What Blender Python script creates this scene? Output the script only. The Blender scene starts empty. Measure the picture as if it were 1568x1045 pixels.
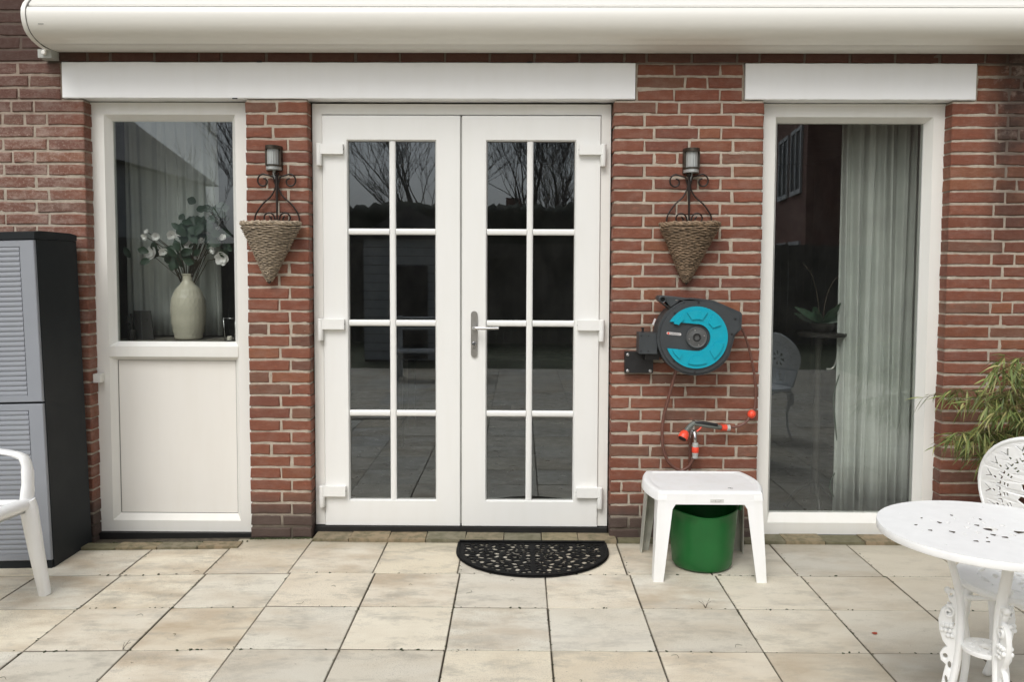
import bpy, bmesh, math, random
from mathutils import Vector, Matrix, noise
PI = math.pi
R = math.radians
rng = random.Random(7)
scene = bpy.context.scene

# ---------------------------------------------------------------- camera, light
cam_d = bpy.data.cameras.new("camera")
cam = bpy.data.objects.new("camera", cam_d)
scene.collection.objects.link(cam)
cam_d.sensor_width = 36.0
cam_d.lens = 1312.0 / 1568.0 * 36.0
cam_d.shift_y = -37.5 / 1568.0
cam_d.clip_end = 400
cam_d.clip_start = 0.05
cam.matrix_world = (Matrix.Translation((0, -4.5, 1.452)) @ Matrix.Rotation(R(.46), 4, 'Z')
                    @ Matrix.Rotation(PI/2 - R(3.36), 4, 'X') @ Matrix.Rotation(R(.22), 4, 'Z'))
scene.camera = cam

SUN_EL, SUN_ROT = R(49), R(200)
world = bpy.data.worlds.new("World")
scene.world = world
world.use_nodes = True
wn, wl = world.node_tree.nodes, world.node_tree.links
wn.clear()
sky = wn.new('ShaderNodeTexSky'); sky.sky_type = 'NISHITA'; sky.sun_disc = False
sky.sun_elevation = SUN_EL; sky.sun_rotation = SUN_ROT
sky.air_density = 1.0; sky.dust_density = 4.0; sky.ozone_density = 1.0
hs = wn.new('ShaderNodeHueSaturation'); hs.inputs['Saturation'].default_value = .24
bg = wn.new('ShaderNodeBackground'); bg.inputs['Strength'].default_value = .15
wo = wn.new('ShaderNodeOutputWorld')
# a soft cloud deck over the whole sky
tc = wn.new('ShaderNodeTexCoord'); cn = wn.new('ShaderNodeTexNoise')
cn.inputs['Scale'].default_value = 2.2; cn.inputs['Detail'].default_value = 5
cr = wn.new('ShaderNodeMapRange'); cr.inputs['From Min'].default_value = .3; cr.inputs['From Max'].default_value = .7
cr.inputs['To Min'].default_value = .8; cr.inputs['To Max'].default_value = 1.15
mm = wn.new('ShaderNodeVectorMath'); mm.operation = 'SCALE'
wl.new(tc.outputs['Generated'], cn.inputs['Vector']); wl.new(cn.outputs['Fac'], cr.inputs['Value'])
wl.new(sky.outputs['Color'], hs.inputs['Color']); wl.new(hs.outputs['Color'], mm.inputs[0])
wl.new(cr.outputs['Result'], mm.inputs['Scale'])
wl.new(mm.outputs['Vector'], bg.inputs['Color']); wl.new(bg.outputs['Background'], wo.inputs['Surface'])

sun_d = bpy.data.lights.new("sun", 'SUN'); sun_d.energy = 1.1; sun_d.angle = R(28); sun_d.color = (1, .98, .95)
sun = bpy.data.objects.new("sun", sun_d); scene.collection.objects.link(sun)
sv = Vector((math.sin(SUN_ROT)*math.cos(SUN_EL), math.cos(SUN_ROT)*math.cos(SUN_EL), math.sin(SUN_EL)))
sun.rotation_euler = (-sv).to_track_quat('-Z', 'Y').to_euler()

scene.view_settings.view_transform = 'Standard'
scene.view_settings.look = 'None'
scene.view_settings.gamma = 1.0
scene.view_settings.use_curve_mapping = False
scene.view_settings.exposure = .04
scene.render.engine = 'CYCLES'
scene.cycles.max_bounces = 10
scene.cycles.diffuse_bounces = 4
scene.cycles.transparent_max_bounces = 12
scene.cycles.use_denoising = True

# ---------------------------------------------------------------- materials
def nodes(name):
    m = bpy.data.materials.new(name); m.use_nodes = True
    nt = m.node_tree; b = nt.nodes['Principled BSDF']
    return m, nt, b

def N(nt, kind, **kw):
    n = nt.nodes.new(kind)
    for k, v in kw.items():
        if k in n.inputs: n.inputs[k].default_value = v
        else: setattr(n, k, v)
    return n

def coords(nt, kind='Object', scale=(1, 1, 1)):
    if kind == 'World':
        g = N(nt, 'ShaderNodeNewGeometry'); out = g.outputs['Position']
    else:
        t = N(nt, 'ShaderNodeTexCoord'); out = t.outputs[kind]
    if scale != (1, 1, 1):
        mp = N(nt, 'ShaderNodeMapping'); mp.inputs['Scale'].default_value = scale
        nt.links.new(out, mp.inputs['Vector']); out = mp.outputs['Vector']
    return out

def ntex(nt, vec, scale, detail=4, rough=.55, dist=0):
    n = N(nt, 'ShaderNodeTexNoise', Scale=scale, Detail=detail, Roughness=rough, Distortion=dist)
    nt.links.new(vec, n.inputs['Vector']); return n.outputs['Fac']

def rang(nt, v, a, b, c=0., d=1.):
    n = N(nt, 'ShaderNodeMapRange'); n.inputs['From Min'].default_value = a; n.inputs['From Max'].default_value = b
    n.inputs['To Min'].default_value = c; n.inputs['To Max'].default_value = d
    nt.links.new(v, n.inputs['Value']); return n.outputs['Result']

def mth(nt, op, a, b=None):
    n = N(nt, 'ShaderNodeMath', operation=op)
    for i, v in enumerate((a, b)):
        if v is None: continue
        if isinstance(v, (int, float)): n.inputs[i].default_value = v
        else: nt.links.new(v, n.inputs[i])
    return n.outputs[0]

def mix(nt, fac, a, b, mode='MIX'):
    n = N(nt, 'ShaderNodeMix', data_type='RGBA', blend_type=mode)
    for key, v in ((0, fac), (6, a), (7, b)):
        if isinstance(v, (int, float)): n.inputs[key].default_value = v
        elif isinstance(v, (tuple, list)): n.inputs[key].default_value = (v[0], v[1], v[2], 1)
        else: nt.links.new(v, n.inputs[key])
    return n.outputs[2]

def bump(nt, b, h, strength=.3, dist=.002):
    n = N(nt, 'ShaderNodeBump'); n.inputs['Strength'].default_value = strength; n.inputs['Distance'].default_value = dist
    nt.links.new(h, n.inputs['Height']); nt.links.new(n.outputs['Normal'], b.inputs['Normal'])

def simple(name, col, rough=.5, metal=0., var=.12, scale=8., bmp=0., bscale=60., dist=.001, spec=.5, space='Object', rvar=.1):
    m, nt, b = nodes(name)
    v = coords(nt, space)
    f = ntex(nt, v, scale)
    c = mix(nt, rang(nt, f, .3, .7), tuple(x*(1-var) for x in col), tuple(min(1, x*(1+var)) for x in col))
    nt.links.new(c, b.inputs['Base Color'])
    f2 = ntex(nt, v, scale*3.1)
    nt.links.new(rang(nt, f2, .3, .7, max(0, rough-rvar), min(1, rough+rvar)), b.inputs['Roughness'])
    b.inputs['Metallic'].default_value = metal
    b.inputs['Specular IOR Level'].default_value = spec
    if bmp: bump(nt, b, ntex(nt, v, bscale, 3), bmp, dist)
    return m

def upvc(name, col, dirt=.35):
    m, nt, b = nodes(name)
    v = coords(nt, 'World')
    st = ntex(nt, coords(nt, 'World', (9, 9, 1.2)), 1.7, 5)
    f = mth(nt, 'MULTIPLY', rang(nt, st, .45, .8), dirt)
    sepn = N(nt, 'ShaderNodeSeparateXYZ'); nt.links.new(v, sepn.inputs[0])
    low = mth(nt, 'MULTIPLY', rang(nt, sepn.outputs['Z'], .0, .28, 1.6, 0.), ntex(nt, v, 18, 7))
    f2 = mth(nt, 'ADD', f, mth(nt, 'MULTIPLY', low, dirt*.9))
    c = mix(nt, f2, col, (col[0]*.78, col[1]*.75, col[2]*.66))
    sp = rang(nt, ntex(nt, v, 90, 2), .72, .76)
    c = mix(nt, mth(nt, 'MULTIPLY', sp, .25*dirt), c, (.3, .27, .2))
    nt.links.new(c, b.inputs['Base Color'])
    nt.links.new(rang(nt, ntex(nt, v, 6), .3, .7, .28, .42), b.inputs['Roughness'])
    bump(nt, b, ntex(nt, v, 3.5, 2), .12, .004)
    return m

M = {}
M['pvc'] = upvc('cream upvc', (.785, .78, .74), .17)
M['pvc_leaf'] = upvc('white upvc', (.795, .798, .775), .11)
M['panel'] = upvc('cream panel', (.79, .77, .72), .12)
M['lintel'] = upvc('painted concrete', (.90, .91, .915), .10)
M['awning'] = simple('cream awning metal', (.80, .79, .74), .32, var=.0, scale=2, rvar=0)
M['seam'] = simple('awning seam rubber', (.16, .155, .14), .6)
M['black'] = simple('black sill membrane', (.012, .012, .012), .45)
M['dark_gap'] = simple('black gasket', (.01, .01, .01), .7)

def brick_mat():
    m, nt, b = nodes('red brick')
    oi = N(nt, 'ShaderNodeObjectInfo')
    at = N(nt, 'ShaderNodeAttribute'); at.attribute_name = 'tint'
    r = mth(nt, 'FRACT', mth(nt, 'ADD', oi.outputs['Random'], at.outputs['Fac']))
    ramp = N(nt, 'ShaderNodeValToRGB')
    cols = [(0, (0.159, 0.054, 0.043)), (.25, (0.202, 0.061, 0.041)), (.5, (0.219, 0.073, 0.050)), (.7, (0.176, 0.054, 0.037)),
            (.86, (0.237, 0.082, 0.048)), (.95, (0.172, 0.076, 0.058)), (1, (0.129, 0.054, 0.043))]
    e = ramp.color_ramp.elements
    cols = [(p, (q[0]*1.0, q[1]*1.13, q[2]*.96)) for p, q in cols]
    e[0].position, e[0].color = cols[0][0], (*cols[0][1], 1)
    e[1].position, e[1].color = cols[-1][0], (*cols[-1][1], 1)
    for p, c in cols[1:-1]:
        x = e.new(p); x.color = (*c, 1)
    nt.links.new(r, ramp.inputs['Fac'])
    w = coords(nt, 'World'); sep = N(nt, 'ShaderNodeSeparateXYZ'); nt.links.new(w, sep.inputs[0])
    X, Z = sep.outputs['X'], sep.outputs['Z']
    c = ramp.outputs['Color']
    # mottled firing
    n1 = ntex(nt, w, 26, 5, .6)
    c = mix(nt, rang(nt, n1, .35, .75, 0, .38), c, (.14, .05, .038), 'MIX')
    n5 = ntex(nt, coords(nt, 'World', (1, 1, 2.6)), 17, 5, .6)
    c = mix(nt, rang(nt, n5, .56, .76, 0, .5), c, (.36, .125, .075))
    n2 = ntex(nt, w, 160, 3, .7)
    c = mix(nt, rang(nt, n2, .60, .74, 0, .6), c, (.06, .024, .02))
    # lime bloom: thin everywhere, strong on the old left wall and in patches
    n3 = ntex(nt, coords(nt, 'World', (1, 1, 2.2)), 9, 7, .75)
    left = rang(nt, X, -2.20, -2.42, 0., 1.)
    hi = rang(nt, Z, 1.2, 1.9, .5, 1)
    am = mth(nt, 'ADD', .2, mth(nt, 'MULTIPLY', mth(nt, 'MULTIPLY', left, hi), .75))
    c = mix(nt, mth(nt, 'MULTIPLY', left, .36), c, (.17, .115, .095))
    bl = mth(nt, 'MULTIPLY', rang(nt, n3, .46, .66), am)
    spots = mth(nt, 'MULTIPLY', rang(nt, ntex(nt, w, 75, 5, .75), .54, .62), mth(nt, 'MULTIPLY', left, hi))
    c = mix(nt, mth(nt, 'MULTIPLY', spots, .5), c, (.46, .36, .30))
    c = mix(nt, bl, c, (.36, .27, .225))
    # darker high up at the left, soot run at the right corner
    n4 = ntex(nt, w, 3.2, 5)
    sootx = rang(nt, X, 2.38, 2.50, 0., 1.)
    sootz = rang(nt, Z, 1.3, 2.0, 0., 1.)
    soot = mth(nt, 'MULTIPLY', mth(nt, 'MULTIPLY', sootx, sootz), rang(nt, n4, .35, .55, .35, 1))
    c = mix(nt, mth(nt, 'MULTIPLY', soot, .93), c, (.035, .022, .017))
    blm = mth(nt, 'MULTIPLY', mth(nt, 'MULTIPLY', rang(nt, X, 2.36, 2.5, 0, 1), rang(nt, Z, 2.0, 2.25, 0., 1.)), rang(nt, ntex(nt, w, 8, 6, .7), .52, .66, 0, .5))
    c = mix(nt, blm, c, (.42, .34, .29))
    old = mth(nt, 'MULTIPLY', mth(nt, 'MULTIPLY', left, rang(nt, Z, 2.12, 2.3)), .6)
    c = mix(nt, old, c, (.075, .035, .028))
    c = mix(nt, rang(nt, Z, 2.485, 2.515, 0, .75), c, (.05, .026, .02))  # some dirt, plus awning shade painted into the colour of the top courses
    # grime and rising damp of the bottom courses
    nd = ntex(nt, w, 7, 4)
    dz = mth(nt, 'ADD', Z, mth(nt, 'MULTIPLY', nd, .10))
    damp = rang(nt, dz, .17, .30, .92, 0.)
    c = mix(nt, damp, c, mix(nt, nd, (.05, .035, .028), (.105, .082, .07)))
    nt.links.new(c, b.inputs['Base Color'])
    nt.links.new(rang(nt, n1, .3, .7, .62, .9), b.inputs['Roughness'])
    b.inputs['Specular IOR Level'].default_value = .35
    h = mth(nt, 'ADD', mth(nt, 'MULTIPLY', ntex(nt, coords(nt, 'World', (1, 1, 3)), 60, 5, .65), 1.), mth(nt, 'MULTIPLY', n2, .35))
    bump(nt, b, h, .8, .004)
    return m
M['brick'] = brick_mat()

def mortar_mat():
    m, nt, b = nodes('grey mortar')
    w = coords(nt, 'World'); sep = N(nt, 'ShaderNodeSeparateXYZ'); nt.links.new(w, sep.inputs[0])
    n1 = ntex(nt, w, 30, 6, .65); n2 = ntex(nt, w, 220, 2)
    c = mix(nt, rang(nt, n1, .3, .7), (.35, .30, .24), (.51, .45, .37))
    c = mix(nt, rang(nt, n2, .6, .75, 0, .35), c, (.24, .19, .15))
    nd = ntex(nt, w, 7, 4)
    dz = mth(nt, 'ADD', sep.outputs['Z'], mth(nt, 'MULTIPLY', nd, .10))
    c = mix(nt, rang(nt, dz, .10, .24, .93, 0.), c, (.085, .07, .055))
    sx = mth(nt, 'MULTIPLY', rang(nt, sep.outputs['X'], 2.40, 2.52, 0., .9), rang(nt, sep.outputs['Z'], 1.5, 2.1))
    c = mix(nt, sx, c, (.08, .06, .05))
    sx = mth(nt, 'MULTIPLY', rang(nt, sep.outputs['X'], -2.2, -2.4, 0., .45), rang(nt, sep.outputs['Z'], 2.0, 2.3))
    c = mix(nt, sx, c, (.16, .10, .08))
    c = mix(nt, rang(nt, sep.outputs['Z'], 2.485, 2.515, 0, .8), c, (.07, .05, .042))  # same awning shade and dirt painted into the mortar colour
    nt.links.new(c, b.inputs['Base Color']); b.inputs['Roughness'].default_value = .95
    b.inputs['Specular IOR Level'].default_value = .2
    bump(nt, b, mth(nt, 'ADD', n2, n1), .7, .004)
    return m
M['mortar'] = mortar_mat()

def slab_mat():
    m, nt, b = nodes('concrete paving slab')
    oi = N(nt, 'ShaderNodeObjectInfo'); rnd = oi.outputs['Random']
    at = N(nt, 'ShaderNodeAttribute'); at.attribute_name = 'tint'
    r = mth(nt, 'FRACT', mth(nt, 'ADD', rnd, at.outputs['Fac']))
    ramp = N(nt, 'ShaderNodeValToRGB'); e = ramp.color_ramp.elements
    cols = [(0, (0.738, 0.666, 0.517)), (.2, (0.795, 0.745, 0.618)), (.42, (0.682, 0.652, 0.560)), (.6, (0.781, 0.702, 0.560)), (.8, (0.584, 0.575, 0.517)), (1, (0.709, 0.615, 0.458))]
    e[0].color = (*cols[0][1], 1); e[1].color = (*cols[-1][1], 1)
    for p, c in cols[1:-1]:
        x = e.new(p); x.color = (*c, 1)
    nt.links.new(r, ramp.inputs['Fac'])
    w = coords(nt, 'World')
    sh = N(nt, 'ShaderNodeVectorMath', operation='ADD'); nt.links.new(w, sh.inputs[0])
    cmb = N(nt, 'ShaderNodeCombineXYZ'); nt.links.new(mth(nt, 'MULTIPLY', rnd, 37.), cmb.inputs[2]); nt.links.new(mth(nt, 'MULTIPLY', rnd, 11.), cmb.inputs[0])
    nt.links.new(cmb.outputs[0], sh.inputs[1]); v = sh.outputs[0]
    st = N(nt, 'ShaderNodeMapping'); st.inputs['Scale'].default_value = (.75, 1.5, 1); nt.links.new(v, st.inputs['Vector']); vs = st.outputs[0]
    c = ramp.outputs['Color']
    cl = ntex(nt, vs, 3.6, 7, .62, .12)
    c = mix(nt, mth(nt, 'MULTIPLY', rang(nt, cl, .42, .64, 0, .72), rang(nt, mth(nt, 'FRACT', mth(nt, 'MULTIPLY', rnd, 7.3)), .2, .8, .3, 1.)), c, (.44, .34, .225))
    cl2 = ntex(nt, vs, 6.5, 8, .72, .15)
    c = mix(nt, rang(nt, cl2, .50, .64, 0, .55), c, (.36, .335, .28))
    cl3 = ntex(nt, vs, 2.1, 4, .5)
    c = mix(nt, rang(nt, cl3, .5, .8, 0, .45), c, (.74, .72, .65))
    fine = ntex(nt, w, 190, 4, .7)
    spk = mth(nt, 'MULTIPLY', rang(nt, fine, .54, .64), rang(nt, ntex(nt, v, 3.3, 3), .42, .6, .25, 1.))
    c = mix(nt, mth(nt, 'MULTIPLY', spk, .6), c, (.30, .275, .22))
    dots = ntex(nt, w, 60, 2, .4)
    c = mix(nt, rang(nt, dots, .76, .79, 0, .7), c, (.11, .09, .07))
    # green-grey damp tone along the wall
    sep = N(nt, 'ShaderNodeSeparateXYZ'); nt.links.new(w, sep.inputs[0])
    dy = mth(nt, 'ADD', sep.outputs['Y'], mth(nt, 'MULTIPLY', cl2, .18))
    c = mix(nt, rang(nt, dy, -.16, .05, 0, .55), c, (.17, .155, .10))
    right = mth(nt, 'MULTIPLY', rang(nt, sep.outputs['X'], .5, 1.7, 0, 1), .55)
    c = mix(nt, right, c, mix(nt, cl, (.50, .465, .385), (.42, .375, .29)))
    tcg = N(nt, 'ShaderNodeTexCoord'); sg = N(nt, 'ShaderNodeSeparateXYZ'); nt.links.new(tcg.outputs['Object'], sg.inputs[0])
    gg = N(nt, 'ShaderNodeSeparateXYZ'); nt.links.new(tcg.outputs['Generated'], gg.inputs[0])
    ex = mth(nt, 'MAXIMUM', mth(nt, 'ABSOLUTE', mth(nt, 'SUBTRACT', gg.outputs['X'], .5)), mth(nt, 'ABSOLUTE', mth(nt, 'SUBTRACT', gg.outputs['Y'], .5)))
    ed = mth(nt, 'ADD', ex, mth(nt, 'MULTIPLY', mth(nt, 'SUBTRACT', cl2, .5), .03))
    low = rang(nt, sg.outputs['Z'], -.0035, -.0005, 1., 0.)
    c = mix(nt, mth(nt, 'MAXIMUM', mth(nt, 'MULTIPLY', rang(nt, ed, .484, .499), .35), low), c, (.13, .112, .08))
    nt.links.new(c, b.inputs['Base Color'])
    nt.links.new(rang(nt, cl2, .3, .7, .5, .78), b.inputs['Roughness'])
    b.inputs['Specular IOR Level'].default_value = .35
    bump(nt, b, mth(nt, 'ADD', fine, mth(nt, 'MULTIPLY', ntex(nt, w, 420, 2), .6)), .6, .002)
    return m
M['slab'] = slab_mat()
def edging_mat():
    m, nt, b = nodes('mossy edging stone'); oi = N(nt, 'ShaderNodeObjectInfo'); w = coords(nt, 'World')
    ramp = N(nt, 'ShaderNodeValToRGB'); e = ramp.color_ramp.elements
    e[0].color = (.25, .215, .13, 1); e[1].color = (.17, .155, .09, 1); x = e.new(.35); x.color = (.29, .225, .14, 1); x = e.new(.7); x.color = (.20, .185, .13, 1)
    nt.links.new(oi.outputs['Random'], ramp.inputs['Fac']); n1 = ntex(nt, w, 22, 6, .65)
    c = mix(nt, rang(nt, n1, .42, .66, 0, .8), ramp.outputs[0], (.10, .095, .05))
    nt.links.new(c, b.inputs['Base Color']); b.inputs['Roughness'].default_value = .85
    bump(nt, b, ntex(nt, w, 90, 5, .6), .6, .003); return m
M['edging'] = edging_mat()
M['sand'] = simple('dark joint sand', (.085, .072, .05), .95, var=.4, scale=30, bmp=.5, bscale=120, space='World')
M['moss'] = simple('moss', (.03, .04, .012), .95, var=.5, scale=40, bmp=.8, bscale=150, dist=.004)

def glass_mat():
    m, nt, b = nodes('window glass'); nt.nodes.remove(b)
    out = [n for n in nt.nodes if n.type == 'OUTPUT_MATERIAL'][0]
    tr = N(nt, 'ShaderNodeBsdfTransparent'); tr.inputs['Color'].default_value = (.82, .85, .83, 1)
    gl = N(nt, 'ShaderNodeBsdfGlossy'); gl.inputs['Roughness'].default_value = .0; gl.inputs['Color'].default_value = (.84, .93, 1, 1)
    clear = N(nt, 'ShaderNodeBsdfTransparent')
    fr = N(nt, 'ShaderNodeFresnel'); fr.inputs['IOR'].default_value = 2.2
    geo = N(nt, 'ShaderNodeNewGeometry')
    bmpn = N(nt, 'ShaderNodeBump'); bmpn.inputs['Strength'].default_value = .05; bmpn.inputs['Distance'].default_value = .004
    nt.links.new(ntex(nt, coords(nt, 'World'), 2.2, 1), bmpn.inputs['Height']); nt.links.new(bmpn.outputs[0], gl.inputs['Normal'])
    m1 = N(nt, 'ShaderNodeMixShader'); nt.links.new(fr.outputs[0], m1.inputs[0]); nt.links.new(tr.outputs[0], m1.inputs[1]); nt.links.new(gl.outputs[0], m1.inputs[2])
    du = N(nt, 'ShaderNodeBsdfDiffuse'); du.inputs['Color'].default_value = (.5, .5, .48, 1)
    m3 = N(nt, 'ShaderNodeMixShader'); nt.links.new(rang(nt, ntex(nt, coords(nt, 'World', (3, 3, 1.3)), 4, 6, .65), .35, .7, .003, .016), m3.inputs[0])
    nt.links.new(m1.outputs[0], m3.inputs[1]); nt.links.new(du.outputs[0], m3.inputs[2]); m1 = m3
    m2 = N(nt, 'ShaderNodeMixShader'); nt.links.new(geo.outputs['Backfacing'], m2.inputs[0]); nt.links.new(m1.outputs[0], m2.inputs[1]); nt.links.new(clear.outputs[0], m2.inputs[2])
    nt.links.new(m2.outputs[0], out.inputs['Surface'])
    return m
M['glass'] = glass_mat()
M['chrome'] = simple('brushed chrome', (.6, .6, .6), .22, 1., var=.05)
M['steel'] = simple('satin steel', (.42, .41, .39), .38, 1., var=.08, scale=30)
M['iron'] = simple('rusty wrought iron', (.018, .011, .008), .55, .2, var=.5, scale=40, bmp=.3, bscale=200)
M['wicker'] = simple('weathered grey willow', (.34, .275, .20), .8, var=.5, scale=55, bmp=.6, bscale=260, dist=.002)
M['wicker_dark'] = simple('brown willow', (.235, .165, .105), .75, var=.6, scale=55, bmp=.6, bscale=260, dist=.002)
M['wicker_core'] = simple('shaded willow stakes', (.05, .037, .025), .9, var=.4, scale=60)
M['lamp_frame'] = simple('tarnished bronze', (.07, .058, .045), .45, .7, var=.3, scale=30)
M['lamp_panel'] = simple('fluted reflector', (.42, .44, .43), .45, .3, var=.03, scale=20)
M['reel'] = simple('slate grey plastic', (.040, .046, .050), .48, var=.12, scale=12, bmp=.15, bscale=400)
M['reel_light'] = simple('mid grey plastic', (.085, .088, .088), .45, var=.1)
M['cyan'] = simple('turquoise plastic', (.0, .33, .44), .38, var=.05, scale=10)
M['black_plastic'] = simple('black plastic', (.012, .012, .013), .4, var=.2)
M['bolt'] = simple('zinc bolt', (.5, .5, .5), .35, .9)
M['pill'] = simple('pale label', (.62, .60, .60), .5)
M['print'] = simple('dark print', (.05, .05, .055), .5)
M['orange'] = simple('orange plastic', (.80, .075, .035), .38, var=.1)
M['grey_plastic'] = simple('grey green plastic', (.12, .135, .12), .45, var=.1)
M['light_grey'] = simple('pale grey plastic', (.42, .43, .40), .5)
M['hose'] = simple('brown hose', (.135, .058, .042), .42, var=.15, scale=20)
M['white_plastic'] = upvc('white resin plastic', (.87, .88, .88), .28)
M['stool_leg'] = simple('grey resin plastic', (.42, .42, .37), .6, var=.25, scale=9)  # greyer tone for the rear legs and rear apron of the stool
M['cast'] = simple('white painted cast aluminium', (.88, .89, .885), .42, var=.03, scale=20, bmp=.2, bscale=50, dist=.002)
M['green'] = simple('green tub plastic', (.006, .115, .022), .40, var=.12, scale=6, bmp=.1, bscale=40)
M['rubber'] = simple('black rubber mat', (.008, .008, .008), .8, spec=.2, var=.4, scale=30, bmp=.4, bscale=220)
M['cab_door'] = simple('blue grey plastic', (.265, .282, .312), .5, var=.05, scale=4)
M['cab_body'] = simple('anthracite plastic', (.013, .016, .018), .6, spec=.25, var=.06, scale=2, rvar=.04)
M['curtain_dim'] = simple('grey net curtain cloth', (.56, .58, .55), .9, var=.1, scale=5)
M['curtain'] = simple('pale green curtain cloth', (.52, .54, .505), .9, var=.1, scale=5, bmp=.2, bscale=300)
M['vase'] = simple('cream ceramic', (.64, .60, .49), .35, var=.1, scale=8)
M['petal'] = simple('white silk petals', (.86, .84, .82), .6, var=.06)
M['leafgreen'] = simple('dark green silk leaf', (.018, .045, .022), .5, var=.4, scale=12)
M['stem'] = simple('brown stem', (.05, .035, .02), .8)
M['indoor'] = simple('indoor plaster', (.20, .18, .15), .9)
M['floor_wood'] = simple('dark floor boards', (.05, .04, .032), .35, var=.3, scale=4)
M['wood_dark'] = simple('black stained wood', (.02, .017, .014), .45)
M['candle'] = simple('candle wax', (.8, .75, .65), .5)
M['terracotta'] = simple('dark glazed pot', (.05, .045, .04), .4)

def bamboo_mat():
    m, nt, b = nodes('bamboo leaf')
    at = N(nt, 'ShaderNodeAttribute'); at.attribute_name = 'tint'
    ramp = N(nt, 'ShaderNodeValToRGB'); e = ramp.color_ramp.elements
    e[0].color = (.075, .11, .025, 1); e[1].color = (.42, .37, .16, 1)
    x = e.new(.45); x.color = (.15, .20, .05, 1); x = e.new(.8); x.color = (.28, .29, .09, 1)
    nt.links.new(at.outputs['Fac'], ramp.inputs['Fac']); nt.links.new(ramp.outputs[0], b.inputs['Base Color'])
    b.inputs['Roughness'].default_value = .55
    b.inputs['Transmission Weight'].default_value = 0
    return m
M['bamboo'] = bamboo_mat()
M['cane'] = simple('bamboo cane', (.16, .13, .05), .5, var=.3)
M['bark'] = simple('grey winter bark', (.15, .14, .13), .9, var=.3)
M['fence'] = simple('dark fence boards', (.16, .145, .12), .85, var=.3, scale=5)
M['far_brick'] = simple('far brown brick', (.26, .13, .10), .9, var=.25, scale=3, bmp=.2, bscale=30)
M['far_roof'] = simple('far grey roof tiles', (.12, .115, .115), .8, var=.25, scale=6)
M['far_white'] = simple('far white paint', (.7, .7, .7), .6)
M['far_pale'] = simple('far pale cladding', (.45, .47, .48), .7)
M['hedge'] = simple('dark hedge', (.04, .05, .032), .95, var=.5, scale=3, bmp=.8, bscale=14, dist=.05)
M['lawn'] = simple('winter grass', (.10, .11, .06), .95, var=.35, scale=5, bmp=.5, bscale=60, dist=.01)

# ---------------------------------------------------------------- mesh helpers
COL = scene.collection

def link(name, me, mat=None, parent=None, smooth=False):
    o = bpy.data.objects.new(name, me)
    COL.objects.link(o)
    if mat is not None and not me.materials: me.materials.append(mat)
    if parent is not None: o.parent = parent
    if smooth:
        for p in me.polygons: p.use_smooth = True
    return o

def finish(bm, name, mat, parent=None, smooth=False, bevel=0., seg=1, auto=None, norm=True):
    if bevel:
        es = [e for e in bm.edges if len(e.link_faces) == 2 and e.calc_face_angle(0) > .5]
        bmesh.ops.bevel(bm, geom=es, offset=bevel, segments=seg, affect='EDGES', profile=.6, clamp_overlap=True)
    if norm: bmesh.ops.recalc_face_normals(bm, faces=bm.faces)
    me = bpy.data.meshes.new(name); bm.to_mesh(me); bm.free()
    o = link(name, me, mat, parent, smooth or auto is not None)
    if auto is not None:
        for e in me.edges: pass
        me.set_sharp_from_angle(angle=R(auto))
    return o

def box(bm, x0, x1, y0, y1, z0, z1, mat=None):
    vs = [bm.verts.new(p) for p in ((x0, y0, z0), (x1, y0, z0), (x1, y1, z0), (x0, y1, z0), (x0, y0, z1), (x1, y0, z1), (x1, y1, z1), (x0, y1, z1))]
    if mat is not None:
        for v in vs: v.co = mat @ v.co
    for f in ((0, 3, 2, 1), (4, 5, 6, 7), (0, 1, 5, 4), (1, 2, 6, 5), (2, 3, 7, 6), (3, 0, 4, 7)):
        bm.faces.new([vs[i] for i in f])
    return vs

def bx(name, x0, x1, y0, y1, z0, z1, mat, parent=None, bevel=0., seg=1):
    bm = bmesh.new(); box(bm, x0, x1, y0, y1, z0, z1)
    return finish(bm, name, mat, parent, bevel=bevel, seg=seg, auto=40 if bevel and seg > 1 else None)

def tube(bm, pts, rad, n=8, cap=True, closed=False, flat=1.):
    pts = [Vector(p) for p in pts]; rs = rad if isinstance(rad, (list, tuple)) else [rad]*len(pts)
    rings = []; prev = None; L = len(pts)
    for i, p in enumerate(pts):
        if closed: t = pts[(i+1) % L] - pts[i-1]
        else: t = pts[min(i+1, L-1)] - pts[max(i-1, 0)]
        if t.length < 1e-9: t = Vector((0, 0, 1))
        t.normalize()
        if prev is None:
            a = Vector((0, 0, 1)) if abs(t.z) < .9 else Vector((1, 0, 0))
            u = t.cross(a).normalized()
        else:
            u = (prev - t*prev.dot(t))
            u = u.normalized() if u.length > 1e-6 else t.orthogonal().normalized()
        prev = u; w = t.cross(u)
        rings.append([bm.verts.new(p + (u*math.cos(2*PI*k/n) + w*math.sin(2*PI*k/n)*flat)*rs[i]) for k in range(n)])
    m = L if closed else L-1
    for i in range(m):
        a, b = rings[i], rings[(i+1) % L]
        for k in range(n): bm.faces.new((a[k], a[(k+1) % n], b[(k+1) % n], b[k]))
    if cap and not closed:
        bm.faces.new(rings[0][::-1]); bm.faces.new(rings[-1])
    return rings

def tb(name, pts, rad, mat, parent=None, n=8, **k):
    bm = bmesh.new(); tube(bm, pts, rad, n, **k)
    return finish(bm, name, mat, parent, auto=50)

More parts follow.
